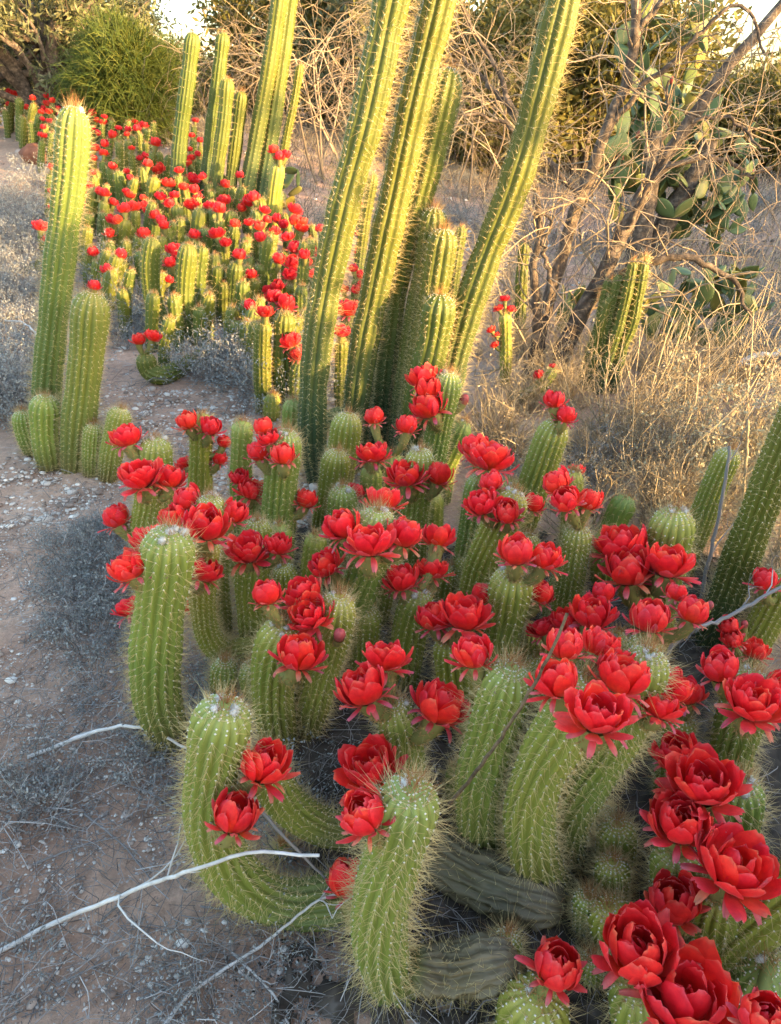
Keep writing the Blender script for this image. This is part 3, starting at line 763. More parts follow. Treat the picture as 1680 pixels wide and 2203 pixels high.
# short stems that fill the inside of the clump
for i in range(34):
    X = rng.uniform(-.55, 1.0); Y = rng.uniform(1.25, 2.35)
    if X < -.55 + (2.3 - Y) * .15 or X > .2 + Y * .35: continue
    px, py = project(np.array([X, Y, 0.0])); w = .085 * F / depth_of((X, Y, .1)); hgt = rng.uniform(.10, .26)
    tx, ty = project(np.array([X + rng.normal(0, .04), Y, hgt]))
    cactus('short unbloomed cactus stem half hidden inside the near clump', Y, float(w), [(float(px), float(py)), (float(px + tx) / 2 - 4, float(py + ty) / 2), (float(tx), float(ty))], wool=int(rng.integers(0, 2)), group='short stems inside the near clump', sdens=.7)

# --- group by the gravel ---------------------------------------------------------------------------------
cactus('tall single column with sunlit tip standing by the gravel', gY(965, 110), 66, [(104, 955), (100, 850), (113, 700), (133, 520), (150, 380), (160, 228)], ribs=13, lod=0, mat=M_side, spine=1.5, wool=1)
cactus('plump shorter column with one tiny red bloom on its tip', gY(1010, 170), 74, [(160, 1012), (170, 900), (184, 780), (199, 626)], [(203, 612, 28, .0, 'goblet')], ribs=15, lod=0, spine=1.3, mat=M_side)
cactus('squat barrel-shaped stem with reddish tip before the tall column', gY(1005, 105), 64, [(108, 1000), (98, 930), (97, 850)], ribs=14, spine=1.3)
cactus('outermost small stem leaning away from the squat barrel stem', gY(975, 60), 46, [(72, 970), (55, 925), (47, 882)], lod=0, spine=1.2)
cactus('smallest stem tucked beside the plump column foot', gY(1022, 198), 44, [(196, 1018), (199, 960), (203, 912)], lod=0, spine=1.2)
cactus('small leaning stem with orange cap beside the smallest stem', gY(1030, 235), 50, [(232, 1030), (242, 960), (261, 878)], lod=0, spine=1.2)

# --- tall columns ----------------------------------------------------------------------------------------
CN = 'column_cactus'
cactus('tall leaning column with blue-green foot nearest the red clump', gY(1035, 680), 70, [(683, 1030), (672, 900), (688, 700), (738, 450), (790, 250), (842, 0), (885, -220)], ribs=11, mat=M_column, name=CN, spine=1.5, lod=0, depth=.2, twist=0.02)
cactus('tall leaning column with an old growth scar partway up', gY(1010, 765), 70, [(752, 1000), (778, 780), (812, 600), (852, 410), (897, 200), (945, 0), (1000, -260)], ribs=11, mat=M_column, name=CN, spine=1.5, lod=0, depth=.2, twist=.03)
cactus('twisting column ending in a sunlit spiny tip beside taller columns', gY(975, 810), 68, [(808, 960), (828, 760), (855, 580), (905, 410), (942, 260), (970, 145)], ribs=11, mat=M_column, name=CN, spine=1.6, lod=0, depth=.2, twist=-.12)
cactus('middle-height column with orange tip behind the twisting column', gY(990, 880), 60, [(858, 970), (885, 760), (915, 600), (937, 446)], ribs=12, mat=M_column, name=CN, spine=1.4, lod=0, depth=.2)
cactus('plump shorter column with orange tip in front of the scarred columns', gY(1010, 880), 66, [(868, 1000), (905, 780), (935, 620), (956, 492)], ribs=12, mat=M_column, name=CN, spine=1.4, lod=0, depth=.2)
cactus('shortest column with dark ribs and brown cap among the tall columns', gY(1040, 890), 74, [(872, 1030), (912, 820), (935, 720), (948, 632)], ribs=12, mat=M_column, name=CN, spine=1.3, lod=0, depth=.2)
cactus('strongly leaning column with a constriction, standing closest to the bare tree', gY(1010, 940), 72, [(925, 1000), (985, 745), (1040, 570), (1095, 430), (1128, 330), (1168, 180), (1212, 0), (1260, -220)], ribs=11, mat=M_column, name=CN, spine=1.5, lod=0, depth=.2, twist=.03)
cactus('thin distant column behind the tall leaning columns', gY(620, 780), 24, [(770, 600), (785, 480), (803, 375)], mat=M_column, name=CN)
cactus('small distant column with grey tip behind the orange-tipped columns', gY(690, 975), 26, [(970, 660), (982, 560), (993, 486)], mat=M_column, name=CN)
cactus('grey ribbed stem lying at the foot of the columns', gY(930, 720), 42, [(660, 925), (720, 900), (790, 880), (850, 870)], rootit=False, mat=M_column, name='lying_cactus', sdens=.5, top_tuft=False)
# columns behind the far clump
cactus('dark upright column standing alone behind the far clump', gY(455, 380), 33, [(378, 430), (388, 300), (402, 190), (416, 70)], ribs=14, mat=M_column, name=CN, sdens=.5)
cactus('dark column of the pair behind the far clump with sunlit edge', gY(450, 445), 29, [(440, 430), (455, 280), (468, 180), (481, 70)], ribs=12, mat=M_column, name=CN, sdens=.5)
cactus('sunlit shorter column before the dark pair behind the far clump', gY(470, 462), 30, [(455, 450), (468, 360), (482, 260), (490, 168)], ribs=12, mat=M_column, name=CN, sdens=.6)
cactus('short dark column beside the sunlit column behind the far clump', gY(450, 500), 28, [(492, 430), (505, 330), (521, 196)], ribs=12, mat=M_column, name=CN, sdens=.5)
cactus('slender sunlit twin column, lower of two, behind the far clump', gY(455, 530), 34, [(520, 450), (545, 330), (575, 170), (600, 10), (620, -140)], ribs=10, mat=M_column, name=CN, spine=1.2)
cactus('slender sunlit twin column, taller of two, behind the far clump', gY(450, 570), 36, [(560, 440), (585, 280), (607, 120), (622, 0), (640, -180)], ribs=10, mat=M_column, name=CN, spine=1.2)
cactus('thin short column beside the slender twin columns', gY(440, 600), 19, [(598, 400), (615, 300), (632, 220), (646, 138)], ribs=9, mat=M_column, name=CN, spine=1.1)
cactus('half-shaded stem with three blooms on top before the twin columns', gY(520, 582), 30, [(583, 500), (588, 430), (600, 352)], [(588, 320, 24, 0, 'goblet'), (601, 334, 24, -.04, 'goblet'), (616, 330, 22, 0, 'goblet')], name='flowering_cactus')
# right side
cactus('sunlit leaning stem with tapering tip above the dry grass', gY(1250, 1480), 56, [(1470, 1220), (1500, 1140), (1535, 1050), (1574, 965)], mat=M_stem, lod=0, sdens=.7)
cactus('long dark column leaning out past the dry grass', gY(1390, 1540), 78, [(1530, 1370), (1575, 1250), (1625, 1120), (1690, 960), (1760, 800)], mat=M_column, name=CN, lod=0, sdens=.8)
for i, pth in enumerate([[(1262, 790), (1290, 700), (1312, 600)], [(1285, 790), (1310, 690), (1335, 590)], [(1300, 800), (1335, 690), (1358, 590), (1362, 560)], [(1318, 780), (1352, 680), (1388, 548)], [(1280, 770), (1300, 680), (1318, 635)], [(1335, 760), (1362, 690), (1386, 560)]]):
    cactus('leaning ribbed column in the tight bundle behind the bare tree', gY(835 + 6 * (i % 3), 1290), 25, pth, mat=M_column, name=CN, group='bundle of columns behind the bare tree', sdens=.6)
cactus('distant stem with small scarlet blooms beside the bare tree', gY(830, 1080), 26, [(1088, 790), (1088, 720), (1086, 672)], [(1085, 640, 20, 0), (1072, 660, 20, 0), (1098, 663, 20, 0), (1056, 708, 18, 0), (1064, 740, 18, 0), (1066, 718, 16, 0)])
cactus('lying yellowish stem with a small bloom at the bare tree foot', gY(870, 1120), 28, [(1090, 856), (1130, 850), (1168, 826), (1192, 790)], [(1157, 804, 24, -.02), (1188, 786, 14, 0)], rootit=False)
cactus('green pencil-like distant column beside the leaning trunk', gY(740, 1120), 26, [(1118, 700), (1122, 600), (1128, 520)], mat=M_column, name=CN)

rng = np.random.default_rng(43); random.seed(43)
# --- far flowering clump ---------------------------------------------------------------------------------
FAR = []   # (x top, y top, width, base (x, y) or None)
def farstem(x, y, w, base=None, path=None): FAR.append(dict(x=x, y=y, w=w, base=base, path=path, fl=[], buds=[]))
farstem(328, 510, 40, path=[(365, 722), (332, 655), (322, 580), (328, 510)])
farstem(405, 524, 42, path=[(440, 735), (405, 700), (398, 620), (405, 524)])
farstem(435, 528, 28, path=[(432, 695), (428, 610), (435, 528)])
farstem(470, 572, 27, path=[(478, 692), (470, 630), (470, 572)])
farstem(510, 562, 36, path=[(500, 695), (504, 630), (510, 562)])
farstem(575, 508, 28, path=[(562, 660), (568, 580), (575, 508)])
farstem(655, 518, 24, path=[(640, 700), (650, 620), (655, 518)])
farstem(222, 603, 28, path=lying([(335, 672), (280, 668), (238, 642), (222, 603)], 2, 28))
farstem(312, 758, 40, path=lying([(480, 745), (405, 783), (350, 808), (320, 795), (312, 757)], 3, 40))
farstem(512, 690, 38, path=[(512, 770), (512, 735), (512, 688)])
farstem(566, 690, 37, path=[(566, 880), (564, 780), (567, 690)])
farstem(615, 670, 44, path=[(612, 870), (608, 780), (614, 670)])
farstem(645, 775, 40, path=[(640, 880), (642, 830), (645, 775)])
farstem(733, 735, 30, path=[(732, 870), (734, 800), (735, 730)])
farstem(750, 690, 34, path=[(742, 850), (746, 770), (750, 690)])
farstem(768, 600, 22, path=[(760, 720), (764, 660), (768, 600)])
farstem(552, 690, 30); farstem(532, 690, 34, path=[(540, 790), (534, 740), (532, 690)]); farstem(450, 695, 20, path=[(452, 722), (451, 712), (450, 695)])
farstem(95, 500, 26, path=[(104, 560), (97, 525), (92, 496)])
farstem(40, 575, 26, path=lying([(125, 556), (85, 572), (55, 586), (36, 588)], 4, 26))
for s in [(333, 380, 28), (398, 380, 21), (380, 440, 27), (432, 448, 33), (500, 404, 19), (498, 453, 27), (560, 426, 25), (670, 484, 18), (675, 517, 19), (425, 517, 26),
          (253, 288, 17), (237, 245, 12), (287, 292, 12), (301, 287, 14), (316, 277, 15), (227, 347, 16), (209, 367, 19), (253, 367, 25), (292, 384, 21), (204, 403, 27), (221, 457, 20), (240, 257, 13), (277, 260, 13), (341, 326, 16), (307, 358, 23), (255, 250, 11),
          (28, 217, 14), (41, 210, 18), (74, 222, 18), (124, 196, 14), (114, 227, 15), (107, 264, 15), (120, 259, 15), (176, 214, 10), (60, 232, 13), (136, 232, 13),
          (270, 470, 26), (180, 470, 22), (235, 520, 24), (300, 540, 26), (355, 480, 24), (540, 470, 22), (610, 540, 24), (455, 410, 20), (360, 400, 20), (318, 430, 22), (240, 430, 20), (590, 500, 22), (530, 520, 24), (400, 470, 22), (690, 560, 22), (470, 470, 24), (265, 560, 26), (210, 560, 22), (345, 555, 24), (450, 620, 22), (550, 600, 26), (620, 610, 26), (680, 600, 22)]:
    farstem(*s)
frng = np.random.default_rng(5)
for yy in np.linspace(245, 670, 15):
    xl = np.interp(yy, [240, 400, 480, 560, 640, 700], [190, 188, 195, 215, 330, 430]); xr = np.interp(yy, [240, 300, 400, 480, 560, 680], [300, 352, 570, 690, 700, 700]); ww = np.interp(yy, [240, 300, 400, 500, 600, 680], [12, 15, 21, 25, 29, 30])
    for xx in np.arange(xl, xr, ww * 2.0):
        farstem(float(xx + frng.uniform(-.8, .8) * ww), float(yy + frng.uniform(-12, 12)), float(ww * frng.uniform(.8, 1.1)))
for (xx, yy, ww) in [(10, 235, 13), (50, 250, 15), (85, 245, 15), (98, 270, 14), (132, 262, 14), (66, 262, 14), (112, 285, 14)]: farstem(xx, yy, ww)
FLOW = [(310, 500, 28), (308, 440, 22), (320, 450, 22), (333, 460, 22), (347, 472, 24), (352, 482, 22), (372, 532, 27), (388, 545, 29), (365, 562, 26), (515, 545, 28), (485, 520, 21), (418, 502, 24), (465, 500, 28),
        (318, 350, 20), (336, 360, 28), (404, 348, 20), (411, 338, 16), (365, 435, 22), (375, 418, 18), (412, 437, 27), (424, 420, 21), (484, 394, 20), (472, 445, 28), (478, 430, 25), (486, 428, 22), (520, 445, 21), (535, 430, 27), (545, 422, 26), (560, 508, 26), (558, 484, 24), (535, 477, 18),
        (590, 495, 24), (595, 468, 22), (575, 470, 18), (618, 507, 24), (635, 448, 27), (635, 472, 26), (650, 488, 24), (652, 475, 20), (635, 530, 30), (600, 555, 28), (630, 562, 32), (625, 588, 28), (670, 535, 22), (672, 588, 22), (688, 490, 20),
        (540, 588, 24), (538, 655, 26), (365, 600, 18), (597, 612, 27), (577, 620, 22), (588, 635, 33), (617, 648, 39), (569, 668, 30), (362, 392, 24), (385, 365, 16), (415, 382, 24), (435, 378, 18), (417, 405, 22), (624, 730, 38), (641, 758, 36), (735, 710, 30), (750, 660, 44), (775, 590, 24), (768, 620, 24), (775, 500, 18), (772, 540, 18), (776, 440, 14), (760, 575, 20), (780, 610, 20), (740, 620, 20),
        (298, 728, 29), (330, 720, 29), (228, 577, 24), (88, 484, 28), (105, 515, 20), (420, 258, 12), (430, 300, 13), (515, 375, 18), (412, 290, 12), (425, 330, 14), (408, 320, 12),
        (19, 196, 13), (30, 199, 14), (17, 223, 10), (70, 210, 13), (56, 229, 13), (122, 182, 13), (101, 206, 14), (101, 221, 14), (112, 215, 14), (107, 259, 13), (92, 272, 12), (94, 290, 13), (86, 288, 11), (164, 195, 10), (174, 199, 11), (88, 240, 13), (95, 232, 14), (130, 245, 13), (125, 232, 12), (105, 238, 14), (92, 255, 11),
        (199, 240, 18), (208, 257, 14), (222, 262, 14), (225, 250, 11), (238, 249, 13), (232, 227, 12), (253, 240, 14), (272, 249, 16), (211, 285, 14), (199, 274, 12), (242, 288, 20), (255, 274, 12), (275, 277, 14), (272, 287, 12), (292, 262, 12), (294, 274, 16), (308, 268, 16), (335, 304, 22), (225, 307, 18), (204, 316, 18), (223, 328, 16), (283, 317, 12), (300, 339, 12), (313, 334, 16), (242, 356, 18), (272, 367, 14), (279, 380, 14), (202, 339, 14), (199, 370, 14), (191, 397, 18), (225, 413, 22), (245, 433, 18), (271, 410, 14), (279, 418, 18), (266, 446, 26), (283, 442, 28), (307, 424, 14), (253, 472, 22), (112, 358, 16), (113, 444, 18), (260, 545, 25), (235, 500, 22), (200, 540, 22), (215, 410, 20), (240, 470, 20), (178, 410, 18), (185, 440, 18), (112, 410, 14), (345, 420, 20), (300, 400, 18), (395, 400, 18), (450, 440, 20), (505, 480, 22), (570, 450, 20), (610, 480, 22), (655, 545, 24), (690, 545, 22), (660, 560, 24)]
for (x, y, s) in FLOW:
    best, bd = None, 1e9
    for st in FAR:
        dx = abs(st['x'] - x); dy = y - st['y']
        if dx < 0.95 * st['w'] + .3 * s and -1.5 * s < dy < 1.3 * s and len(st['fl']) < 5:
            q = dx + abs(dy) * .7
            if q < bd and 0.45 < s / st['w'] < 1.6: best, bd = st, q
    if best is None:
        farstem(x + random.uniform(-.3, .3) * s, y + 0.95 * s, max(10, 1.1 * s)); best = FAR[-1]
    best['fl'].append((x, y, s * 1.12, None, random.choice(['goblet', 'goblet', 'rose'])))
NUM = ['no', 'one', 'two', 'three', 'four', 'five', 'six', 'seven']
for st in FAR:
    w = st['w']
    if st['path']: path = st['path']
    else:
        hh = (3.6 if st['y'] > 330 else 4.8) * w * random.uniform(.85, 1.15); lean = random.uniform(-.12, .16) * hh
        path = [(st['x'] - lean, st['y'] + hh), (st['x'] - lean * .7, st['y'] + hh * .5), (st['x'], st['y'])]
    k = len(st['fl']); zone = 'far slope beyond the gravel' if st['y'] > 330 else 'top of the far slope'
    if st['path'] and abs(path[0][0] - path[-1][0]) > 60: lab = 'curved low stem with %s red bloom%s at the edge of the far clump' % (NUM[k], '' if k == 1 else 's')
    else: lab = 'ribbed cactus stem with %s red bloom%s on the %s' % (NUM[k], '' if k == 1 else 's', zone)
    flat = st['path'] and abs(path[0][0] - path[-1][0]) > 60
    cactus(lab, path[0][2] if len(path[0]) > 2 else gY(path[0][1] + 8, path[0][0]), w, path, st['fl'], group=lab[:60] + ' group', mat=M_far, rootit=not flat, wool=0, spine=.85, sdens=1.0)

# ------------------------------------------------------------------ woody plants
M_bark = simple('bark_grey', [(0.25, (0.035, 0.028, 0.024)), (0.5, (0.10, 0.078, 0.062)), (0.75, (0.27, 0.205, 0.155))], by='noise', nscale=26, rough=0.9, spec=.1, bumps=.8)
M_twig = simple('dry_twigs', [(0, (0.16, 0.12, 0.085)), (1, (0.40, 0.31, 0.21))], rough=.85, spec=.1)
M_greytwig = simple('grey_twigs', [(0, (0.11, 0.10, 0.095)), (.6, (0.22, 0.205, 0.20)), (1, (0.44, 0.42, 0.41))], rough=.9, spec=.1)
M_whitestick = simple('bleached_stick', [(0.3, (0.38, 0.36, 0.34)), (0.7, (0.62, 0.60, 0.58))], by='noise', nscale=30, rough=.8, spec=.15)
M_brownstick = simple('brown_stick', [(0.3, (0.05, 0.036, 0.025)), (0.7, (0.19, 0.135, 0.085))], by='noise', nscale=60, rough=.85, spec=.1)
M_leaf_olive = simple('olive_leaves', [(0, (0.09, 0.10, 0.045)), (.6, (0.15, 0.155, 0.075)), (1, (0.22, 0.21, 0.11))], rough=.5, trans=.3)
M_leaf_gold = simple('wattle_leaves', [(0, (0.095, 0.095, 0.022)), (.6, (0.16, 0.14, 0.032)), (1, (0.22, 0.175, 0.045))], rough=.55, trans=.35)
M_leaf_dark = simple('dark_leaves', [(0, (0.03, 0.045, 0.03)), (1, (0.07, 0.085, 0.05))], rough=.5, trans=.25)
M_feather = simple('feathery_green', [(0, (0.065, 0.105, 0.018)), (.6, (0.11, 0.145, 0.025)), (1, (0.18, 0.195, 0.04))], rough=.5, trans=.3)
M_grey_leaf = simple('saltbush_leaves', [(0, (0.15, 0.165, 0.165)), (1, (0.32, 0.34, 0.34))], rough=.85, trans=.15)
M_straw = simple('straw', [(0, (0.24, 0.19, 0.125)), (.6, (0.40, 0.32, 0.205)), (1, (0.56, 0.46, 0.30))], rough=.75, trans=.2, spec=.15)
M_pad = simple('pad_skin', [(0, (0.06, 0.095, 0.035)), (.55, (0.095, 0.13, 0.045)), (.85, (0.16, 0.165, 0.05)), (1, (0.26, 0.22, 0.05))], by='rand', rough=.5)

def bent(p, d, L, k, wob, grav=0.0):
    pts = [np.asarray(p, float)]; d = unit(d)
    for i in range(k - 1):
        d = unit(d + rng.normal(0, wob, 3) + np.array([0, 0, grav]))
        pts.append(pts[-1] + d * L / (k - 1))
    return np.array(pts), d
def grow(out, p, d, L, r, lev, maxlev, kids=(3, 5), ratio=.62, spread=.75, wob=.16, grav=.02, k=5):
    P, de = bent(p, d, L, k, wob, grav)
    out.append((lev, P, np.linspace(r, r * (.62 if lev < maxlev else .3), k)))
    if lev >= maxlev: return
    n = rng.integers(kids[0], kids[1] + 1)
    for i in range(n):
        f = rng.uniform(.35, 1.0) if i else 1.0
        j = min(int(f * (k - 1)), k - 2); q = P[j] + (P[j + 1] - P[j]) * (f * (k - 1) - j)
        nd = unit(unit(P[min(j + 1, k - 1)] - P[j]) + rng.normal(0, spread, 3))
        grow(out, q, nd, L * ratio * rng.uniform(.75, 1.2), r * .55, lev + 1, maxlev, kids, ratio, spread, wob * 1.15, grav, k)
def wood_mesh(out, thick=0.012):
    A = Acc(); thin = []
    for lev, P, R in out:
        if R[0] > thick: tube(A, resample(P, 9)[0], np.interp(np.linspace(0, 1, 9), np.linspace(0, 1, len(R)), R), 8, a=rng.random() * np.ones(9), bumpy=.12)
        else: thin.append((P, R))
    if thin: prisms(A, np.array([t[0] for t in thin]), np.array([t[1] for t in thin]), rng.random(len(thin)))
    return A
def leafy_tree(name, label, base, h, spread, mat, nleaf, leafL, leafW, group=None, trunk_r=.06, lean=(0, 0), maxlev=3, low=.25, jitter=.12, cat='tree', trunks=1, droop=0.0, updir=.25, bark=None, grav=.03):
    base = np.array([base[0], base[1], float(gz(base[0], base[1])) - .04])
    out = []
    for t in range(trunks):
        d0 = np.array([lean[0] + rng.normal(0, .14 + .12 * (trunks > 1)), lean[1] + rng.normal(0, .14), 1.0])
        P, de = bent(base + rng.normal(0, .03 * trunks, 3) * [1, 1, 0], d0, h * .62, 6, .1, .06)
        out.append((0, P, np.linspace(trunk_r, trunk_r * .5, 6)))
        for i in range(6):
            f = low + (1 - low) * (i + rng.random()) / 6
            j = min(int(f * 5), 4); q = P[j] + (P[j + 1] - P[j]) * (f * 5 - j)
            a = rng.uniform(0, 6.28)
            grow(out, q, (math.cos(a), math.sin(a), rng.uniform(.1, .9) + updir), spread * rng.uniform(.6, 1.0), trunk_r * .42, 1, maxlev, (3, 4), .62, .6, .16 if grav > 0 else .26, grav)
    root = thing(name, label, cat, base, group)
    obj('trunk', wood_mesh(out).mesh('trunk', bark or M_bark, off=base), root)
    ends = np.concatenate([P[1:] for lev, P, R in out if lev >= maxlev - 0] + [P[-2:] for lev, P, R in out if lev == maxlev - 1])
    if nleaf:
        # leaves gather in clumps round the twigs
        pick = ends[rng.integers(0, len(ends), nleaf)]
        C = pick + rng.normal(0, jitter, (nleaf, 3))
        ok = C[:, 2] > gz(C[:, 0], C[:, 1]) + .05
        C = C[ok]; n = len(C)
        D = rng.normal(0, 1, (n, 3)) + np.array([0, 0, .35]) + unit(C - (base + [0, 0, h * .5])) * .6
        A = Acc(); leaves(A, C, D, leafL * rng.uniform(.6, 1.3, n), leafW * rng.uniform(.7, 1.3, n), rng.random(n), droop)
        obj('crown', A.mesh('crown', mat, False, off=base), root)
    return root
def twig_tangle(name, label, base, h, r, n, mat, group=None, cat='shrub', lean=0.0, rad=.004, leaf=None, nleaf=0, leafL=.02, upright=.8, lev=2):
    base = np.array([base[0], base[1], float(gz(base[0], base[1])) - .02])
    out = []
    for i in range(n):
        a = rng.uniform(0, 6.28); q = rng.random() ** .5
        d = (math.cos(a) * q * (1 - upright * .5) + lean, math.sin(a) * q * (1 - upright * .5), upright)
        grow(out, base + np.array([math.cos(a), math.sin(a), 0]) * q * r * .25, d, h * rng.uniform(.5, .9), rad * rng.uniform(.7, 1.3), 0, lev, (2, 4), .5, .5, .22, .0, 5)
    root = thing(name, label, cat, base, group)
    obj('twigs', wood_mesh(out, .02).mesh('twigs', mat, off=base), root)
    if leaf:
        ends = np.concatenate([P[1:] for l, P, R in out if l >= 1])
        C = ends[rng.integers(0, len(ends), nleaf)] + rng.normal(0, leafL * .7, (nleaf, 3))
        A = Acc(); leaves(A, C, rng.normal(0, 1, (nleaf, 3)) + [0, 0, .5], leafL * rng.uniform(.5, 1.3, nleaf), leafL * .45, rng.random(nleaf))
        obj('leaves', A.mesh('leaves', leaf, False, off=base), root, kind='stuff')
    return root
def copy_thing(src, loc, rz=0.0, s=1.0, label=None, group=None):
    c = src.copy(); col.objects.link(c); c.location = loc; c.rotation_euler = (0, 0, rz); c.scale = (s, s, s)
    if label: c['label'] = label
    if group: c['group'] = group
    for ch in src.children:
        k = ch.copy(); col.objects.link(k); k.parent = c
    return c
def scatter(src_list, spots, label, group, smin=.75, smax=1.3):
    for i, (X, Y) in enumerate(spots):
        copy_thing(src_list[i % len(src_list)], (X, Y, float(gz(X, Y)) - .02), rng.uniform(0, 6.28), rng.uniform(smin, smax), label, group)

rng = np.random.default_rng(31)
# the bare tree that leans over the dry grass
BT = 3.95
def limb(pts, Y=BT, dY=0.0):
    n = len(pts); return np.array([at(x, y, Y + dY * i / max(n - 1, 1)) for i, (x, y) in enumerate(pts)])
bare = []
def add_limb(pts, w0, w1, Y=BT, dY=0.0, lev=0):
    P = limb(pts, Y, dY); d0, d1 = depth_of(P[0]) / F, depth_of(P[-1]) / F
    Q, _ = resample(P, 24)
    Q = Q + rng.normal(0, .006, Q.shape)
    bare.append((Q, np.linspace(w0 * d0 * .5, w1 * d1 * .5, 24)))
add_limb([(1168, 860), (1196, 795), (1240, 700), (1282, 620), (1328, 527), (1400, 388), (1483, 264), (1561, 150), (1690, 0), (1760, -90)], 40, 18, BT, .3)
add_limb([(1120, 860), (1135, 810), (1157, 694), (1150, 588), (1162, 480), (1150, 400)], 26, 12, BT + .05)
add_limb([(1150, 800), (1172, 680), (1211, 534), (1250, 422), (1293, 322), (1329, 221), (1361, 125), (1368, 0), (1372, -80)], 30, 20, BT + .1, .2)
add_limb([(1355, 150), (1366, 80), (1422, 0), (1460, -50)], 16, 10, BT + .25)
add_limb([(1280, 622), (1330, 592), (1375, 574), (1454, 552), (1526, 573), (1580, 605), (1605, 655), (1612, 700)], 22, 6, BT + .02, -.25)
add_limb([(1400, 388), (1440, 358), (1508, 340), (1572, 347), (1608, 379), (1660, 360)], 15, 6, BT + .1, -.2)
add_limb([(1318, 262), (1370, 200), (1436, 136), (1508, 71), (1561, 21), (1600, 16), (1630, 60), (1640, 120)], 14, 5, BT + .2, -.2)
add_limb([(1130, 300), (1090, 225), (1040, 170), (962, 92)], 14, 7, BT + .4, .2)
add_limb([(1160, 480), (1145, 380), (1128, 300), (1060, 255), (985, 245)], 12, 6, BT + .3)
add_limb([(1350, 490), (1390, 410), (1430, 300), (1436, 170)], 12, 5, BT + .1)
add_limb([(1172, 680), (1185, 600), (1170, 530), (1185, 470), (1140, 450)], 12, 6, BT - .05)
add_limb([(1483, 264), (1560, 250), (1620, 300), (1650, 330)], 9, 4, BT, -.2)
add_limb([(1250, 422), (1180, 350), (1120, 270), (1060, 130), (1010, 40), (980, -40)], 16, 6, BT + .3, .3)
broot = thing('bare_tree', 'leaning grey-brown bare tree with crooked branches over dry grass', 'tree', limb([(1165, 860)])[0] * [1, 1, 0] + [0, 0, float(gz(*limb([(1165, 860)])[0][:2]))])
bl = np.array(broot.location)
for i, (Q, R) in enumerate(bare):
    A = Acc(); tube(A, Q, R, 10, a=rng.random(24), bumpy=.16)
    obj('trunk' if i < 3 else 'branch', A.mesh('limb', M_bark, off=bl), broot)
tw = []
for i, (Q, R) in enumerate(bare):
    for _ in range(13 if i < 3 else 11):
        k = rng.integers(5 if i < 3 else 3, 23)
        d = unit(unit(Q[min(k + 1, 23)] - Q[k - 1]) * .7 + rng.normal(0, .6, 3))
        grow(tw, Q[k], d, rng.uniform(.25, .6), max(.0035, R[k] * .22), 1, 3, (2, 4), .62, .62, .24, -.06)
obj('twigs', wood_mesh(tw, .012).mesh('twigs', M_twig, off=bl), broot, kind='stuff')

# prickly pears: trunk and pads, each pad its own part
def pad_mesh():
    nu, nv = 9, 10
    u = np.linspace(0, 1, nu); w = np.sin(np.pi * u ** .8) ** .75 * .27 + .035 * (1 - u); w[-1] = .02
    ph = np.linspace(0, 2 * math.pi, nv, endpoint=False)
    V = np.stack([w[:, None] * np.cos(ph)[None], (.05 * np.sqrt(np.maximum(w, 0) / .27))[:, None] * np.sin(ph)[None], u[:, None] * np.ones(nv)], -1)
    A = Acc(); A.add(V, grid_quads(nu, nv, True)); return A.mesh('pad', M_pad)
PAD = pad_mesh()
M_fruit = simple('pear_fruit', [(0, (0.35, 0.05, 0.05)), (1, (0.5, 0.16, 0.08))], by='rand', rough=.5)
A = Acc(); ball(A, (0, 0, .5), .5, 6, 8, (.5, .5, 1)); FRUIT = A.mesh('fruit', M_fruit)
def prickly_pear(label, base, trunkP, trunkR, starts, n, size, env, updir=.5, fruit=0):
    root = thing('prickly_pear', label, 'cactus', base)
    if trunkP is not None:
        for tp in trunkP:
            A = Acc(); Q, _ = resample(tp, 14); tube(A, Q, np.linspace(trunkR, trunkR * .6, 14), 10, a=rng.random(14), bumpy=.2)
            obj('trunk', A.mesh('trunk', M_bark, off=base), root)
    tips = [(np.array(s), unit(np.array([rng.normal(0, .5), rng.normal(0, .5), 1.0]))) for s in starts]
    cnt = 0; guard = 0
    while cnt < n and guard < n * 40:
        guard += 1
        p, d = tips[rng.integers(0, len(tips))] if rng.random() < .5 else tips[max(0, len(tips) - 1 - int(rng.integers(0, min(14, len(tips)))))]
        nd = unit(d * .55 + rng.normal(0, .62, 3) + np.array([0, 0, updir * .6]))
        s = size * rng.uniform(.7, 1.2)
        e = p + nd * s * .96
        if not env(e): continue
        x = unit(np.cross(nd, rng.normal(size=3))); y = np.cross(nd, x)
        M = Matrix([[x[0] * s, y[0] * s, nd[0] * s, p[0] - base[0]], [x[1] * s, y[1] * s, nd[1] * s, p[1] - base[1]], [x[2] * s, y[2] * s, nd[2] * s, p[2] - base[2]], [0, 0, 0, 1]])
        o = obj('pad', PAD, root); o.matrix_local = M
        tips.append((e - nd * s * .02, nd)); cnt += 1
        if len(tips) > 40: tips.pop(int(rng.integers(0, 20)))
        if fruit and rng.random() < fruit:
            f = obj('fruit', FRUIT, root); f.location = e - nd * s * .05 - base; f.scale = (.07, .07, .07); f.rotation_euler = (rng.normal(0, .4), rng.normal(0, .4), 0)
    return root
OY = 6.6
ob = ground_at(1370, 640); ob = np.array([at(1370, 600, OY)[0], OY, float(gz(at(1370, 600, OY)[0], OY))])
tp = [np.array([ob - [0, 0, .1], at(1375, 520, OY), at(1395, 400, OY), at(1410, 280, OY)]), np.array([ob + [.1, .1, -.1], at(1420, 500, OY + .1), at(1480, 400, OY + .1), at(1530, 300, OY + .1)])]
def env1(e):
    x, y = project(e)
    top = -45
    return 1290 < x < 1640 and top < y < 560 and abs(e[1] - OY) < .75 and e[2] > float(gz(e[0], e[1])) + .05
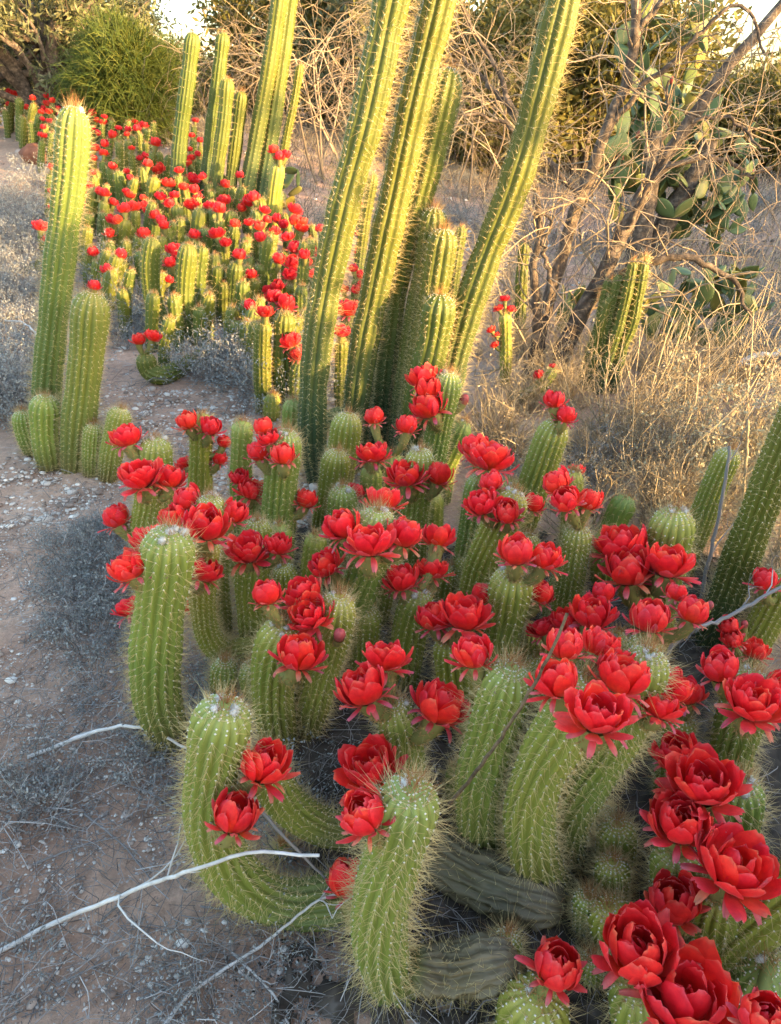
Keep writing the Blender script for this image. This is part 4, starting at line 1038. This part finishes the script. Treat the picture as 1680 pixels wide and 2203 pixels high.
prickly_pear('tall tree-like prickly pear with dark green pads behind the bare tree', ob, tp, .11,
             [at(1395, 400, OY), at(1410, 280, OY), at(1480, 400, OY), at(1530, 300, OY), at(1400, 330, OY - .1), at(1375, 500, OY), at(1420, 180, OY), at(1450, 240, OY), at(1500, 150, OY), at(1330, 480, OY), at(1450, 60, OY), at(1560, 420, OY)], 330, .205, env1, .12, .07)
o2 = ground_at(1470, 735)
def env2(e):
    x, y = project(e)
    return 1370 < x < 1660 and 560 < y < 750 and abs(e[1] - o2[1]) < .6 and e[2] > float(gz(e[0], e[1])) + .02
prickly_pear('low sprawling prickly pear with yellow-lit pads in the dry grass', o2, None, 0, [o2 + [.05, 0, 0], o2 + [.3, .1, 0], o2 + [-.2, .1, 0], o2 + [.55, 0, 0]], 95, .15, env2, .4, 0)
o3 = ground_at(1215, 715)
def env3(e):
    x, y = project(e); return 1190 < x < 1260 and 590 < y < 730
prickly_pear('small prickly pear beside the leaning trunk', o3, None, 0, [o3], 9, .2, env3, .6)
o4 = ground_at(615, 450)
def env4(e):
    x, y = project(e); return 595 < x < 650 and 350 < y < 460
prickly_pear('small pale prickly pear beside the half-shaded three-bloom stem', o4, None, 0, [o4], 7, .2, env4, .9)

rng = np.random.default_rng(37)
# tree with pale olive leaves at the top of the slope
def place(x, y, Y): p = at(x, y, Y); return (p[0], p[1])
leafy_tree('olive_tree', 'broad olive-leaved tree at the top of the slope behind the far clump', place(95, 215, 11.0), 2.3, 1.05, M_leaf_olive, 15000, .12, .028, trunk_r=.13, trunks=3, low=.25, jitter=.09, updir=-.15)
leafy_tree('dark_leaved_tree', 'dark bushy tree beside the olive-leaved tree', place(185, 160, 13.5), 2.9, 1.15, M_leaf_dark, 15000, .12, .03, trunk_r=.09, trunks=2, low=.15, jitter=.14, updir=-.1)
leafy_tree('grey_leaved_tree', 'pale grey-green tree at the edge of the slope', place(-30, 200, 13), 2.2, 1.2, M_leaf_olive, 12000, .11, .028, trunk_r=.08, trunks=2, low=.05, jitter=.14, updir=-.2)
# feathery bush
fb = at(305, 285, 10.2); fb[2] = float(gz(fb[0], fb[1]))
N = 15000
cdir = unit(rng.normal(size=(N, 3)) + [0, 0, .2]); rr_ = rng.uniform(.25, 1.0, N) ** .5
lump = 0.80 + .75 * vnoise(np.arctan2(cdir[:, 1], cdir[:, 0]) * 1.3 + 9, cdir[:, 2] * 2.2 + 5, 21)
C0 = fb + np.array([0, 0, .60]) + cdir * (rr_ * lump)[:, None] * np.array([.80, .75, .74])
C0[:, 2] = np.maximum(C0[:, 2], gz(C0[:, 0], C0[:, 1]) + .02)
Dd = unit(cdir * .5 + rng.normal(0, .45, (N, 3)) + [0, 0, .35]); Ls = rng.uniform(.14, .30, N) * (1 + .9 * (rng.random(N) < .12))
P = np.stack([C0, C0 + Dd * Ls[:, None] * .5, C0 + Dd * Ls[:, None] * .9 + np.array([0, 0, -1.0]) * Ls[:, None] * rng.uniform(.1, .45, N)[:, None]], 1)
A = Acc(); prisms(A, P, np.stack([np.full(N, .0042), np.full(N, .0034), np.full(N, .001)], 1), rng.random(N))
fr = thing('feathery_bush', 'rounded feathery green bush with threadlike stems behind the far clump', 'bush', fb)
obj('crown', A.mesh('crown', M_feather, False, off=fb), fr)
out = []
for i in range(14): grow(out, fb, rng.normal(0, .6, 3) + [0, 0, 1], .5, .016, 0, 2, (2, 3))
obj('trunk', wood_mesh(out).mesh('trunk', M_bark, off=fb), fr)

# trees of the scrub behind
SC = 'golden scrub trees behind the cactus garden'
for (x, Y, h, sp, mt, nl) in [(400, 19, 1.1, .8, M_leaf_gold, 5200), (500, 22, 1.0, .8, M_leaf_gold, 6000), (570, 17, 1.2, .8, M_leaf_gold, 6000), (650, 15, 2.6, 1.3, M_leaf_gold, 9000), (730, 16, 3.0, 1.5, M_leaf_gold, 12000), (800, 14, 2.8, 1.4, M_leaf_olive, 8000), (880, 18, 3.6, 1.8, M_leaf_gold, 12000), (980, 15, 3.2, 1.6, M_leaf_gold, 13000), (1080, 12, 2.8, 1.4, M_leaf_gold, 13000), (1180, 15, 3.2, 1.6, M_leaf_gold, 13000), (1250, 11, 2.8, 1.3, M_leaf_gold, 12000), (1320, 14, 2.2, 1.1, M_leaf_gold, 8000), (1430, 15, 1.3, .9, M_leaf_gold, 7000), (1530, 13, 1.1, .8, M_leaf_gold, 7000), (1640, 14, 1.1, .9, M_leaf_gold, 7000), (1740, 12, 1.2, .9, M_leaf_gold, 7000), (640, 26, 2.0, 1.2, M_leaf_olive, 6000), (1010, 26, 4.2, 1.9, M_leaf_olive, 9000), (780, 27, 3.8, 1.8, M_leaf_gold, 8000)]:
    leafy_tree('scrub_tree', ('golden-lit scrubby tree in the background thicket' if mt is M_leaf_gold else 'grey-olive scrubby tree in the background thicket'), place(x, 260, Y), h, sp, mt, int(nl * 1.5), .13, .045, SC, trunk_r=.045, trunks=3, low=.08, jitter=.17, maxlev=2, updir=-.05)
for (x, Y, h) in [(445, 15, 2.2), (690, 9.0, 2.0), (745, 9.8, 2.1), (1000, 9.5, 1.8)]:
    leafy_tree('dead_shrub', 'leafless tangled shrub with fine warm-lit twigs before the thicket', place(x, 330, Y), h, 1.2, None, 0, 0, 0, 'leafless shrubs before the thicket', trunk_r=.014, trunks=4, low=.35, maxlev=4, updir=.2, grav=-.13, cat='shrub', bark=M_twig)
# far tree line
A = Acc(); n = 42000
fx = rng.uniform(-60, 60, n); fy = rng.uniform(34, 62, n)
hh = (0.9 + 1.5 * (vnoise(fx * .22, fy * .05, 9) + .5)) * (1 - .45 * (fx > 14)) 
fz = gz(fx, fy) + rng.random(n) ** 1.2 * hh
leaves(A, np.stack([fx, fy, fz], 1), rng.normal(size=(n, 3)) + [0, 0, .6], rng.uniform(.25, .6, n), .16, rng.random(n))
o = obj('far_woodland', A.mesh('far_woodland', M_leaf_gold, False)); tag(o, 'distant low woodland along the horizon', 'woodland', kind='stuff')

# trees to the side that keep the low sun off the near clump
rng = np.random.default_rng(SIDE_SEED)
PERP = np.array([-SH[1], SH[0], 0.0]); PERP = PERP if PERP[1] > 0 else -PERP
def sidepos(p, s): q = PERP * p + SH * s; return (q[0], q[1])
SG = 'dense shrubs standing outside the view towards the sun'
for (p, s, h, sp, n) in [(-1.2, 4.6, 2.9, 1.0, 15000), (-.3, 4.2, 2.9, .95, 17000), (.45, 4.5, 2.7, .8, 17000), (1.05, 4.1, 2.6, .55, 15000), (1.5, 4.7, 2.7, .38, 12000), (1.78, 4.3, 2.6, .28, 9000)]:
    leafy_tree('side_shrub', 'tall dense shrub standing to the sunward side of the clump', sidepos(p, s), h, sp, M_leaf_olive, n, .13, .06, SG, trunk_r=.05, trunks=4 if sp > .6 else 2, low=.05, jitter=.16 if sp > .6 else .12, cat='shrub')
for (p, s, h, sp, n) in [(2.7, 4.9, .4, .3, 5000), (3.4, 4.4, .4, .3, 5000), (4.1, 4.9, .5, .35, 5500), (4.8, 4.5, .9, .5, 7000), (5.5, 5.0, 1.4, .65, 9000), (6.4, 4.8, 1.6, .75, 10000), (7.5, 5.2, 1.7, .8, 11000), (8.8, 5.2, 1.8, .9, 11000), (10.2, 5.2, 1.8, .9, 11000), (11.6, 5.4, 1.8, .9, 11000)]:
    leafy_tree('low_side_shrub', 'lower dense shrub standing to the sunward side of the columns', sidepos(p, s), h, sp, M_leaf_olive, n, .11, .05, SG + ' low', trunk_r=.03, trunks=4, low=.05, jitter=.12, cat='shrub')
for (p, s, h, sp, n, ml) in [(2.75, 6.0, 4.4, .8, 420, 1), (4.0, 6.4, 4.6, 1.0, 300, 1), (5.0, 6.4, 4.4, 1.0, 500, 1), (6.0, 6.6, 3.2, 1.2, 600, 2), (7.3, 6.6, 3.2, 1.2, 800, 2)]:
    leafy_tree('sparse_side_tree', 'thin open tree standing to the sunward side of the columns', sidepos(p, s), h, sp, M_leaf_olive, n, .15, .08, SG + ' sparse', trunk_r=.05, trunks=1 if ml == 1 else 2, low=.72 if ml == 1 else .3, jitter=.045, maxlev=ml)

rng = np.random.default_rng(23)
# ------------------------------------------------------------------ ground cover
gs = [twig_tangle('grey_shrub', 'low grey saltbush of fine tangled twigs on the bank by the gravel', (50 + i, 50), .30, .28, 44, M_greytwig, 'grey saltbushes on the bank', leaf=M_grey_leaf, nleaf=1500, leafL=.016, upright=.45, rad=.0022) for i in range(3)]
def gp(x, y): q = ground_at(x, y); return (q[0], q[1])
def area(srcs, x0, x1, y0, y1, n, label, smin, smax, grp):
    sp_ = [gp(rng.uniform(x0, x1), rng.uniform(y0, y1)) for _ in range(n)]
    scatter(srcs, sp_, label, grp, smin, smax)
for i, (x0, x1, y0, y1, n, lab) in enumerate([(-40, 95, 400, 560, 16, 'low grey saltbush high on the bank behind the tall single column'), (-40, 130, 560, 720, 16, 'low grey saltbush on the bank around the lying round-tipped stem'),
        (-40, 90, 720, 900, 14, 'low grey saltbush beside the squat barrel-shaped stem'), (170, 300, 600, 700, 6, 'grey saltbush tuft between the plump column and the far clump'),
        (250, 420, 690, 780, 5, 'grey saltbush tuft around the hooked stem with two blooms'), (420, 560, 780, 860, 6, 'grey saltbush tuft between the gravel and the dark far stems'), (560, 720, 820, 900, 2, 'grey saltbush tuft at the foot of the tall columns'), (130, 270, 1130, 1340, 9, 'low grey shrublet on bare soil beside the plump wool-tipped stem')]):
    area(gs, x0, x1, y0, y1, n, lab, *((.28, .5) if 'shrublet' in lab else (.6, 1.15)), 'saltbushes: ' + lab[:40])
ds = [twig_tangle('dry_shrub', 'tan dry shrub of fine brittle twigs in the grass under the bare tree', (60 + i, 50), .42, .3, 34, M_straw, 'dry shrubs under the bare tree', upright=.75, rad=.0034, leaf=M_straw, nleaf=160, leafL=.016) for i in range(3)]
for i, (x0, x1, y0, y1, n, lab) in enumerate([(1030, 1250, 860, 1010, 9, 'tan dry shrub between the two-bloom leaning stem and the columns'), (1230, 1480, 900, 1130, 11, 'tan dry shrub in the grass behind the wool-tufted dome'),
        (1480, 1700, 920, 1130, 7, 'tan dry shrub behind the sunlit leaning stem'), (1130, 1400, 780, 900, 9, 'tan dry shrub round the foot of the bare tree'), (1400, 1700, 790, 900, 7, 'tan dry shrub below the low sprawling prickly pear'),
        (1450, 1700, 1130, 1350, 8, 'straw-coloured dry shrub beside the long dark leaning column'), (1000, 1250, 700, 800, 7, 'dry shrub beside the stem with small scarlet blooms'), (980, 1160, 560, 700, 6, 'dry shrub behind the strongly leaning column'), (1250, 1450, 1080, 1150, 4, 'low dry shrub right behind the three wide blooms')]):
    area(ds, x0, x1, y0, y1, n, lab, .35, .8, 'dry shrubs: ' + lab[:40])
for i, (x0, x1, y0, y1, n, lab) in enumerate([(1130, 1700, 880, 1080, 16, 'grey leafless shrub among the dry grass under the bare tree'), (1300, 1700, 640, 800, 12, 'grey shrub in the grass round the prickly pears'), (640, 1000, 400, 520, 14, 'grey shrub on the plain behind the tall columns'), (640, 1250, 345, 410, 16, 'grey shrub far out on the plain below the thicket'), (1250, 1680, 400, 560, 14, 'grey shrub on the plain behind the tall prickly pear')]):
    area(gs, x0, x1, y0, y1, n, lab, .4, .8, 'grey shrubs: ' + lab[:40])
ys = twig_tangle('sunlit_shrub', 'pale yellow-grey bush catching light beyond the long dark column', gp(1625, 1090), .5, .35, 60, M_straw, leaf=simple('pale_leaf', [(0, (.30, .27, .16)), (1, (.48, .43, .28))], rough=.8, trans=.2), nleaf=4200, leafL=.018, upright=.55, rad=.0025)
# originals of the scattered shrubs stand in the scrub too
for s_, (x, y) in zip(gs + ds, [(20, 640), (60, 480), (30, 800), (1330, 950), (1500, 1000), (1600, 850)]):
    q = gp(x, y); s_.location = (q[0], q[1], float(gz(*q)) - .02)

# dry grass: nobody could count it
A = Acc(); n = 17000
gx_ = rng.uniform(-3.5, 7, n); gy2 = 2.0 + rng.random(n) ** .8 * 16
px_, py_ = project(np.stack([gx_, gy2, gz(gx_, gy2)], 1))
ok = ((gx_ > .55 + .10 * (gy2 - 2.0)) | (gy2 > 8.5)) & (vnoise(gx_ * 1.6, gy2 * 1.6, 3) > -.22)
gx_, gy2 = gx_[ok], gy2[ok]; n = len(gx_)
B0 = np.stack([gx_, gy2, gz(gx_, gy2) - .01], 1)
d = unit(np.stack([rng.normal(.15, .5, n), rng.normal(0, .5, n), np.full(n, 1.0)], 1)); L_ = rng.uniform(.06, .24, n)
P = np.stack([B0, B0 + d * L_[:, None] * .55, B0 + d * L_[:, None] + np.stack([rng.normal(0, .05, n), rng.normal(0, .05, n), -rng.random(n) * .06], 1)], 1)
prisms(A, P, np.stack([np.full(n, .0017), np.full(n, .0014), np.full(n, .0005)], 1) * (1 + gy2[:, None] * .10), rng.random(n))
o = obj('dry_grass', A.mesh('dry_grass', M_straw, False)); tag(o, 'thin dry grass covering the ground beyond the clump', 'grass', kind='stuff')
A = Acc()
n = 20000; gx_ = rng.uniform(-3, 9, n); gy2 = rng.uniform(5.2, 19, n); ok = ((gx_ > -1.2) | (gy2 > 9.5)) & (vnoise(gx_ * 1.1, gy2 * 1.1, 13) > -.25); gx_, gy2 = gx_[ok], gy2[ok]; n = len(gx_)
B0 = np.stack([gx_, gy2, gz(gx_, gy2) - .01], 1); d = unit(np.stack([rng.normal(.1, .45, n), rng.normal(0, .45, n), np.full(n, 1.0)], 1)); L_ = rng.uniform(.08, .30, n)
P = np.stack([B0, B0 + d * L_[:, None] * .55, B0 + d * L_[:, None] + np.stack([rng.normal(0, .05, n), rng.normal(0, .05, n), -rng.random(n) * .06], 1)], 1)
prisms(A, P, np.stack([np.full(n, .003), np.full(n, .0026), np.full(n, .001)], 1) * (.7 + gy2[:, None] * .06), rng.random(n) * .7)
o = obj('grey_grass', A.mesh('grey_grass', simple('grey_grass', [(0, (.13, .115, .10)), (1, (.30, .265, .22))], rough=.85, trans=.15), False)); tag(o, 'greyish dry grass on the plain below the background thicket', 'grass', kind='stuff')
# longer straw stalks
A = Acc(); n = 900
gx_ = rng.uniform(.9, 4.2, n); gy2 = rng.uniform(2.2, 6.0, n); ok = gx_ > .5 + .16 * gy2; gx_, gy2 = gx_[ok], gy2[ok]; n = len(gx_)
B0 = np.stack([gx_, gy2, gz(gx_, gy2) - .01], 1); d = unit(np.stack([rng.normal(.35, .35, n), rng.normal(0, .35, n), np.full(n, 1.0)], 1)); L_ = rng.uniform(.3, .65, n)
P = np.stack([B0, B0 + d * L_[:, None] * .35 + rng.normal(0, .015, (n, 3)), B0 + d * L_[:, None] * .7 + rng.normal(0, .02, (n, 3)), B0 + d * L_[:, None]], 1)
prisms(A, P, np.repeat(np.array([[.0036, .0032, .0026, .0012]]), n, 0), rng.random(n) * .6 + .4)
o = obj('straw_stalks', A.mesh('straw_stalks', M_straw, False)); tag(o, 'long bent straw stalks standing under the bare tree', 'grass', kind='stuff')

rng = np.random.default_rng(47)
# gravel and small stones
M_peb = simple('pebbles', [(0, (0.20, 0.15, 0.125)), (.35, (0.36, 0.29, 0.25)), (.7, (0.50, 0.46, 0.43)), (1, (0.72, 0.68, 0.63))], rough=.85, spec=.2)
A = Acc()
def pebbles(A, X, Y, S):
    n = len(X)
    th = np.linspace(0.25, math.pi - .25, 4); ph = np.linspace(0, 2 * math.pi, 6, endpoint=False)
    U = np.stack([np.sin(th)[:, None] * np.cos(ph)[None], np.sin(th)[:, None] * np.sin(ph)[None], np.cos(th)[:, None] * np.ones(6)], -1).reshape(-1, 3)
    U = np.concatenate([[[0, 0, 1.0]], U])
    sc = np.stack([rng.uniform(.7, 1.3, n), rng.uniform(.6, 1.1, n), rng.uniform(.35, .7, n)], 1) * S[:, None]
    a = rng.uniform(0, 6.28, n)
    V = U[None] * sc[:, None] * (1 + .22 * (rng.random((n, len(U), 1)) - .5))
    V = np.stack([V[..., 0] * np.cos(a)[:, None] - V[..., 1] * np.sin(a)[:, None], V[..., 0] * np.sin(a)[:, None] + V[..., 1] * np.cos(a)[:, None], V[..., 2]], -1)
    V = V + np.stack([X, Y, gz(X, Y) + S * .15], 1)[:, None]
    q = grid_quads(4, 6, True) + 1; t = np.array([[0, 1 + i, 1 + (i + 1) % 6] for i in range(6)])
    k = len(U)
    A.add(V, (np.arange(n)[:, None, None] * k + q[None]).reshape(-1, 4), (np.arange(n)[:, None, None] * k + t[None]).reshape(-1, 3), a=np.repeat(rng.random(n), k))
n = 9500; X = rng.uniform(-1.7, -.1, n); Y = rng.uniform(2.4, 5.0, n); ok = vnoise(X * 2, Y * 2, 4) > -.25
pebbles(A, X[ok], Y[ok], np.exp(rng.normal(-4.9, .40, ok.sum())))
n = 30000; X = rng.uniform(-1.5, .2, n); Y = rng.uniform(.5, 2.9, n); ok = (vnoise(X * 3, Y * 3, 6) > -.3)
pebbles(A, X[ok], Y[ok], np.exp(rng.normal(-5.95, .45, ok.sum())))
n = 2500; X = rng.uniform(-6, 4, n); Y = rng.uniform(4, 11, n); pebbles(A, X, Y, np.exp(rng.normal(-4.4, .5, n)))
o = obj('gravel', A.mesh('gravel', M_peb)); tag(o, 'loose gravel and small stones strewn on the reddish soil', 'gravel', kind='stuff')
for i, (x, y, s) in enumerate([(220, 1010, 16), (60, 1065, 16), (25, 1465, 22), (770, 1840, 0), (40, 1510, 12), (395, 2030, 26), (500, 2040, 20), (240, 2140, 20), (330, 2200, 24), (580, 1780, 0), (405, 1000, 14), (530, 930, 16), (560, 900, 12), (440, 880, 14), (60, 990, 14), (30, 1290, 12), (180, 1560, 10), (90, 2000, 14), (230, 345, 26), (45, 330, 20)]):
    if s == 0: continue
    q = ground_at(x, y); r = s * depth_of(q) / F * .5
    A = Acc(); ball(A, (0, 0, 0), r, 6, 9, (1.2, .9, .65), jit=.3, a=rng.random())
    o = obj('stone', A.mesh('stone', M_peb), loc=(q[0], q[1], q[2] + r * .2)); tag(o, 'small rounded stone lying loose on the soil', 'stone', 'loose stones on the soil')
q = ground_at(85, 345); A = Acc(); ball(A, (0, 0, 0), .16, 8, 12, (1.3, .9, .75), jit=.25)
o = obj('red_rock', A.mesh('red_rock', simple('red_rock', [(.3, (.13, .05, .03)), (.7, (.28, .12, .07))], by='noise', nscale=9, rough=.9, bumps=.6)), loc=(q[0], q[1], q[2] + .05)); tag(o, 'rust-red rock at the foot of the far clump stems', 'rock')

# litter of twigs and husks
A = Acc()
def litter(n, xr, yr, lr, rr, up=.05, thr=-.5, seed=8):
    X = rng.uniform(*xr, n); Y = rng.uniform(*yr, n); ok = vnoise(X * 3.2, Y * 3.2, seed) > thr; X, Y = X[ok], Y[ok]; m = len(X)
    L_ = rng.uniform(*lr, m); a = rng.uniform(0, 6.28, m); c = np.stack([X, Y, gz(X, Y) + .004 + rng.random(m) ** 2 * up], 1)
    d = np.stack([np.cos(a), np.sin(a), rng.normal(0, .22, m)], 1)
    cur = rng.normal(0, .18, (m, 3)) * L_[:, None]
    P = np.stack([c - d * L_[:, None] * .5, c - d * L_[:, None] * .15 + cur, c + d * L_[:, None] * .2 + cur * .8, c + d * L_[:, None] * .5], 1)
    P[..., 2] = np.maximum(P[..., 2], gz(P[..., 0], P[..., 1]) + .002)
    r = rng.uniform(*rr, m)[:, None] * np.array([[1, .9, .75, .4]])
    prisms(A, P, r, rng.random(m))
litter(5200, (-1.1, .35), (.5, 2.1), (.02, .13), (.0004, .0011), .04, .02)
litter(900, (-1.1, .1), (.5, 2.1), (.05, .2), (.0006, .0014), .03, -.2, 15)
litter(3600, (-.40, 1.1), (.6, 2.3), (.02, .12), (.0005, .0014), .05, -.35)
litter(1300, (-1.9, -.3), (1.8, 4.6), (.05, .2), (.0008, .0018), .04, .0)
o = obj('twig_litter', A.mesh('twig_litter', M_greytwig, False)); tag(o, 'grey litter of fine dead twigs scattered on the soil', 'twigs', kind='stuff')
# dark humus bits at the foot of the clump
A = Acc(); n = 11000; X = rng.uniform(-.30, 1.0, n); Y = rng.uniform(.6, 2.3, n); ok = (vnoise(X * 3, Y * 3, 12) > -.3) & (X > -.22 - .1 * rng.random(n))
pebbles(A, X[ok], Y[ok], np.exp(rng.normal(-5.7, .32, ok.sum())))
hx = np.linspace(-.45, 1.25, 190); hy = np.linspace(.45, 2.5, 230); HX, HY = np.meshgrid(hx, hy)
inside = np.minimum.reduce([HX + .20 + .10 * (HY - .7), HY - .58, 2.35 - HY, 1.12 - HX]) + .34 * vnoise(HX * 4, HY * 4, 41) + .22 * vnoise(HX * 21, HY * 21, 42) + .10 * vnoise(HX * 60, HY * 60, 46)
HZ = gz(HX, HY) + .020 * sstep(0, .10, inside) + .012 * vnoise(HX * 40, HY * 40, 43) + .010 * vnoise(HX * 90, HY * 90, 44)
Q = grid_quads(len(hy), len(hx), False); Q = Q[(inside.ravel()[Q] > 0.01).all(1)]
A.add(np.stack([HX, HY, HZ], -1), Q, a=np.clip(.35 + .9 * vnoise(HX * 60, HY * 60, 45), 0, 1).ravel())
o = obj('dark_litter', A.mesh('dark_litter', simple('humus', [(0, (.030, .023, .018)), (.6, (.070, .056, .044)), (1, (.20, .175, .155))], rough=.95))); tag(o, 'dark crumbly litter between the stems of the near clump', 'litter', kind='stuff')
# grey woolly ground herbs at lower left
hs = [twig_tangle('grey_herb', 'tiny dried grey herb with woolly tips on the bare soil', (70 + i, 50), .10, .14, 26, M_greytwig, 'dried grey herbs on the bare soil', cat='herb', leaf=M_grey_leaf, nleaf=520, leafL=.009, upright=.35, rad=.0011) for i in range(3)]
spots = [gp(*q) for q in [(150, 1250), (210, 1330), (120, 1190), (240, 1390), (270, 1320), (350, 1560), (400, 1520), (300, 1640), (130, 1720), (110, 1690), (60, 1730), (390, 1640), (60, 2090), (420, 1480), (180, 1300), (260, 1280), (380, 2150), (410, 1700), (20, 1690), (160, 1340), (230, 1220), (190, 1160), (290, 1380), (600, 1900), (640, 1700), (690, 1750), (610, 1560), (220, 1180), (260, 1220), (560, 2120), (180, 1400)]]
scatter(hs, spots, 'tiny dried grey herb with woolly tips on the bare soil', 'dried grey herbs on the bare soil', .7, 1.4)
for s_, (x, y) in zip(hs, [(70, 1650), (200, 1480), (450, 1560)]):
    q = gp(x, y); s_.location = (q[0], q[1], float(gz(*q)) - .01)

# long bleached stems lying on the soil, each a thing
def stick(label, pts, w, lift, mat=M_whitestick, twigs=0, name='fallen_branch'):
    P = []
    for (x, y), l in zip(pts, lift):
        q = ground_at(x, y); d = ray(x, y); q = np.array(q)
        q = q - d * (l / max(-d[2], .05)) if l else q
        P.append(q)
    P = np.array(P); Q, L = resample(P, 26)
    r = w * np.mean([depth_of(p) for p in P]) / F * .5
    A = Acc(); tube(A, Q + rng.normal(0, r * .25, Q.shape), np.linspace(r * 1.15, r * .6, 26), 7, bumpy=.2)
    loc = Q[0].copy(); root = thing(name, label, 'twig', loc)
    obj('stalk', A.mesh('stalk', mat, off=loc), root)
    if twigs:
        o = []
        for _ in range(twigs):
            k = rng.integers(4, 25); grow(o, Q[k], unit(Q[min(k + 1, 25)] - Q[k - 1]) + rng.normal(0, .5, 3) * [1, 1, .25], L * rng.uniform(.08, .25), r * .55, 1, 2, (1, 2), .6, .5, .15, -.04)
        obj('side_twigs', wood_mesh(o, .003).mesh('side_twigs', mat, off=loc), root, kind='stuff')
stick('long bleached stem running from soil up against the curling stem', [(-30, 2060), (140, 1975), (300, 1910), (420, 1870), (540, 1835), (690, 1840)], 11, [.0, .03, .13, .27, .34, .36], twigs=4)
stick('thin bleached stem crossing the litter toward the hooked stem', [(330, 2230), (420, 2130), (560, 2035), (640, 1970), (700, 1930), (760, 1920)], 8, [0, .01, .02, .05, .08, .09], twigs=5)
stick('arched white stem reaching the two-bloom curling stem', [(60, 1630), (160, 1590), (255, 1562), (330, 1575), (415, 1618), (440, 1640)], 9, [.0, .03, .06, .07, .05, .04], twigs=3)
stick('grey dead stalk leaning between the curling and hooked stems', [(550, 1730), (620, 1810), (690, 1880), (760, 1960)], 7, [.22, .16, .08, .0], M_greytwig)
stick('forked white twig on the litter beneath the hooked stem', [(500, 2050), (580, 2130), (620, 2203), (640, 2260)], 6, [0, .01, .01, 0], twigs=4)
stick('pale dead stem lying across the saltbush bank', [(120, 790), (60, 700), (10, 690)], 5, [.12, .18, .15])
for i, (a, b) in enumerate([((30, 2050), (110, 1930)), ((210, 1990), (300, 1900)), ((180, 1750), (330, 1900)), ((330, 2090), (480, 2040)), ((430, 1950), (560, 1990)), ((300, 2150), (560, 2060)), ((70, 1860), (250, 1800)), ((400, 1760), (250, 1680)), ((120, 2120), (330, 2030))]):
    stick('thin grey dead twig lying flat on the soil', [a, ((a[0] + b[0]) / 2 + 8, (a[1] + b[1]) / 2 - 8), b], 4.5, [0.004, .012, .004], M_greytwig, 2)
for o in col.objects:
    if o.get('label') == 'thin grey dead twig lying flat on the soil': o['group'] = 'thin dead twigs on the soil'

def free_stick(label, pts, w, mat, twigs=0):
    P = np.array([at(x, y, Y) for x, y, Y in pts]); Q, L = resample(P, 26); r = w * np.mean([depth_of(p) for p in P]) / F * .5
    A = Acc(); tube(A, Q + rng.normal(0, r * .3, Q.shape), np.linspace(r * 1.2, r * .8, 26), 7, bumpy=.25)
    root = thing('dead_stick', label, 'stick', Q[0]); obj('stalk', A.mesh('stalk', mat, off=Q[0]), root)
    if twigs:
        o = []
        for _ in range(twigs):
            k = rng.integers(4, 25); grow(o, Q[k], unit(Q[min(k + 1, 25)] - Q[k - 1]) + rng.normal(0, .5, 3), L * rng.uniform(.1, .3), r * .5, 1, 3, (1, 3), .6, .5, .2, -.02)
        obj('side_twigs', wood_mesh(o, .003).mesh('side_twigs', mat, off=Q[0]), root, kind='stuff')
free_stick('straight brown stick leaning over the massive six-bloomed stem', [(965, 1735, .84), (1060, 1610, .82), (1140, 1490, .80), (1186, 1400, .80), (1222, 1320, .81)], 8, M_brownstick)
free_stick('grey dead branch reaching in past the pink-tipped bloom', [(1390, 1450, 1.25), (1480, 1360, 1.3), (1560, 1330, 1.35), (1700, 1250, 1.4)], 9, M_greytwig, 4)
free_stick('grey dead stalk standing upright beside the wool-tufted dome', [(1490, 1400, 1.75), (1515, 1250, 1.8), (1545, 1120, 1.85), (1572, 960, 1.9)], 8, M_greytwig, 3)
free_stick('pale straw stalk standing before the sunlit pale bush', [(1590, 1180, 2.2), (1600, 1060, 2.2), (1610, 900, 2.2)], 7, M_straw)
free_stick('bleached crooked branch lying in the dry grass under the prickly pear', [(1350, 880, 4.0), (1430, 882, 3.9), (1450, 900, 3.85)], 9, M_whitestick, 3)
free_stick('long bleached branch arching through the dry grass', [(1540, 880, 3.8), (1560, 810, 3.8), (1620, 768, 3.8), (1720, 762, 3.8)], 13, M_whitestick, 4)
print('objects', len(col.objects), 'verts', sum(len(o.data.vertices) for o in col.objects if o.type == 'MESH'))
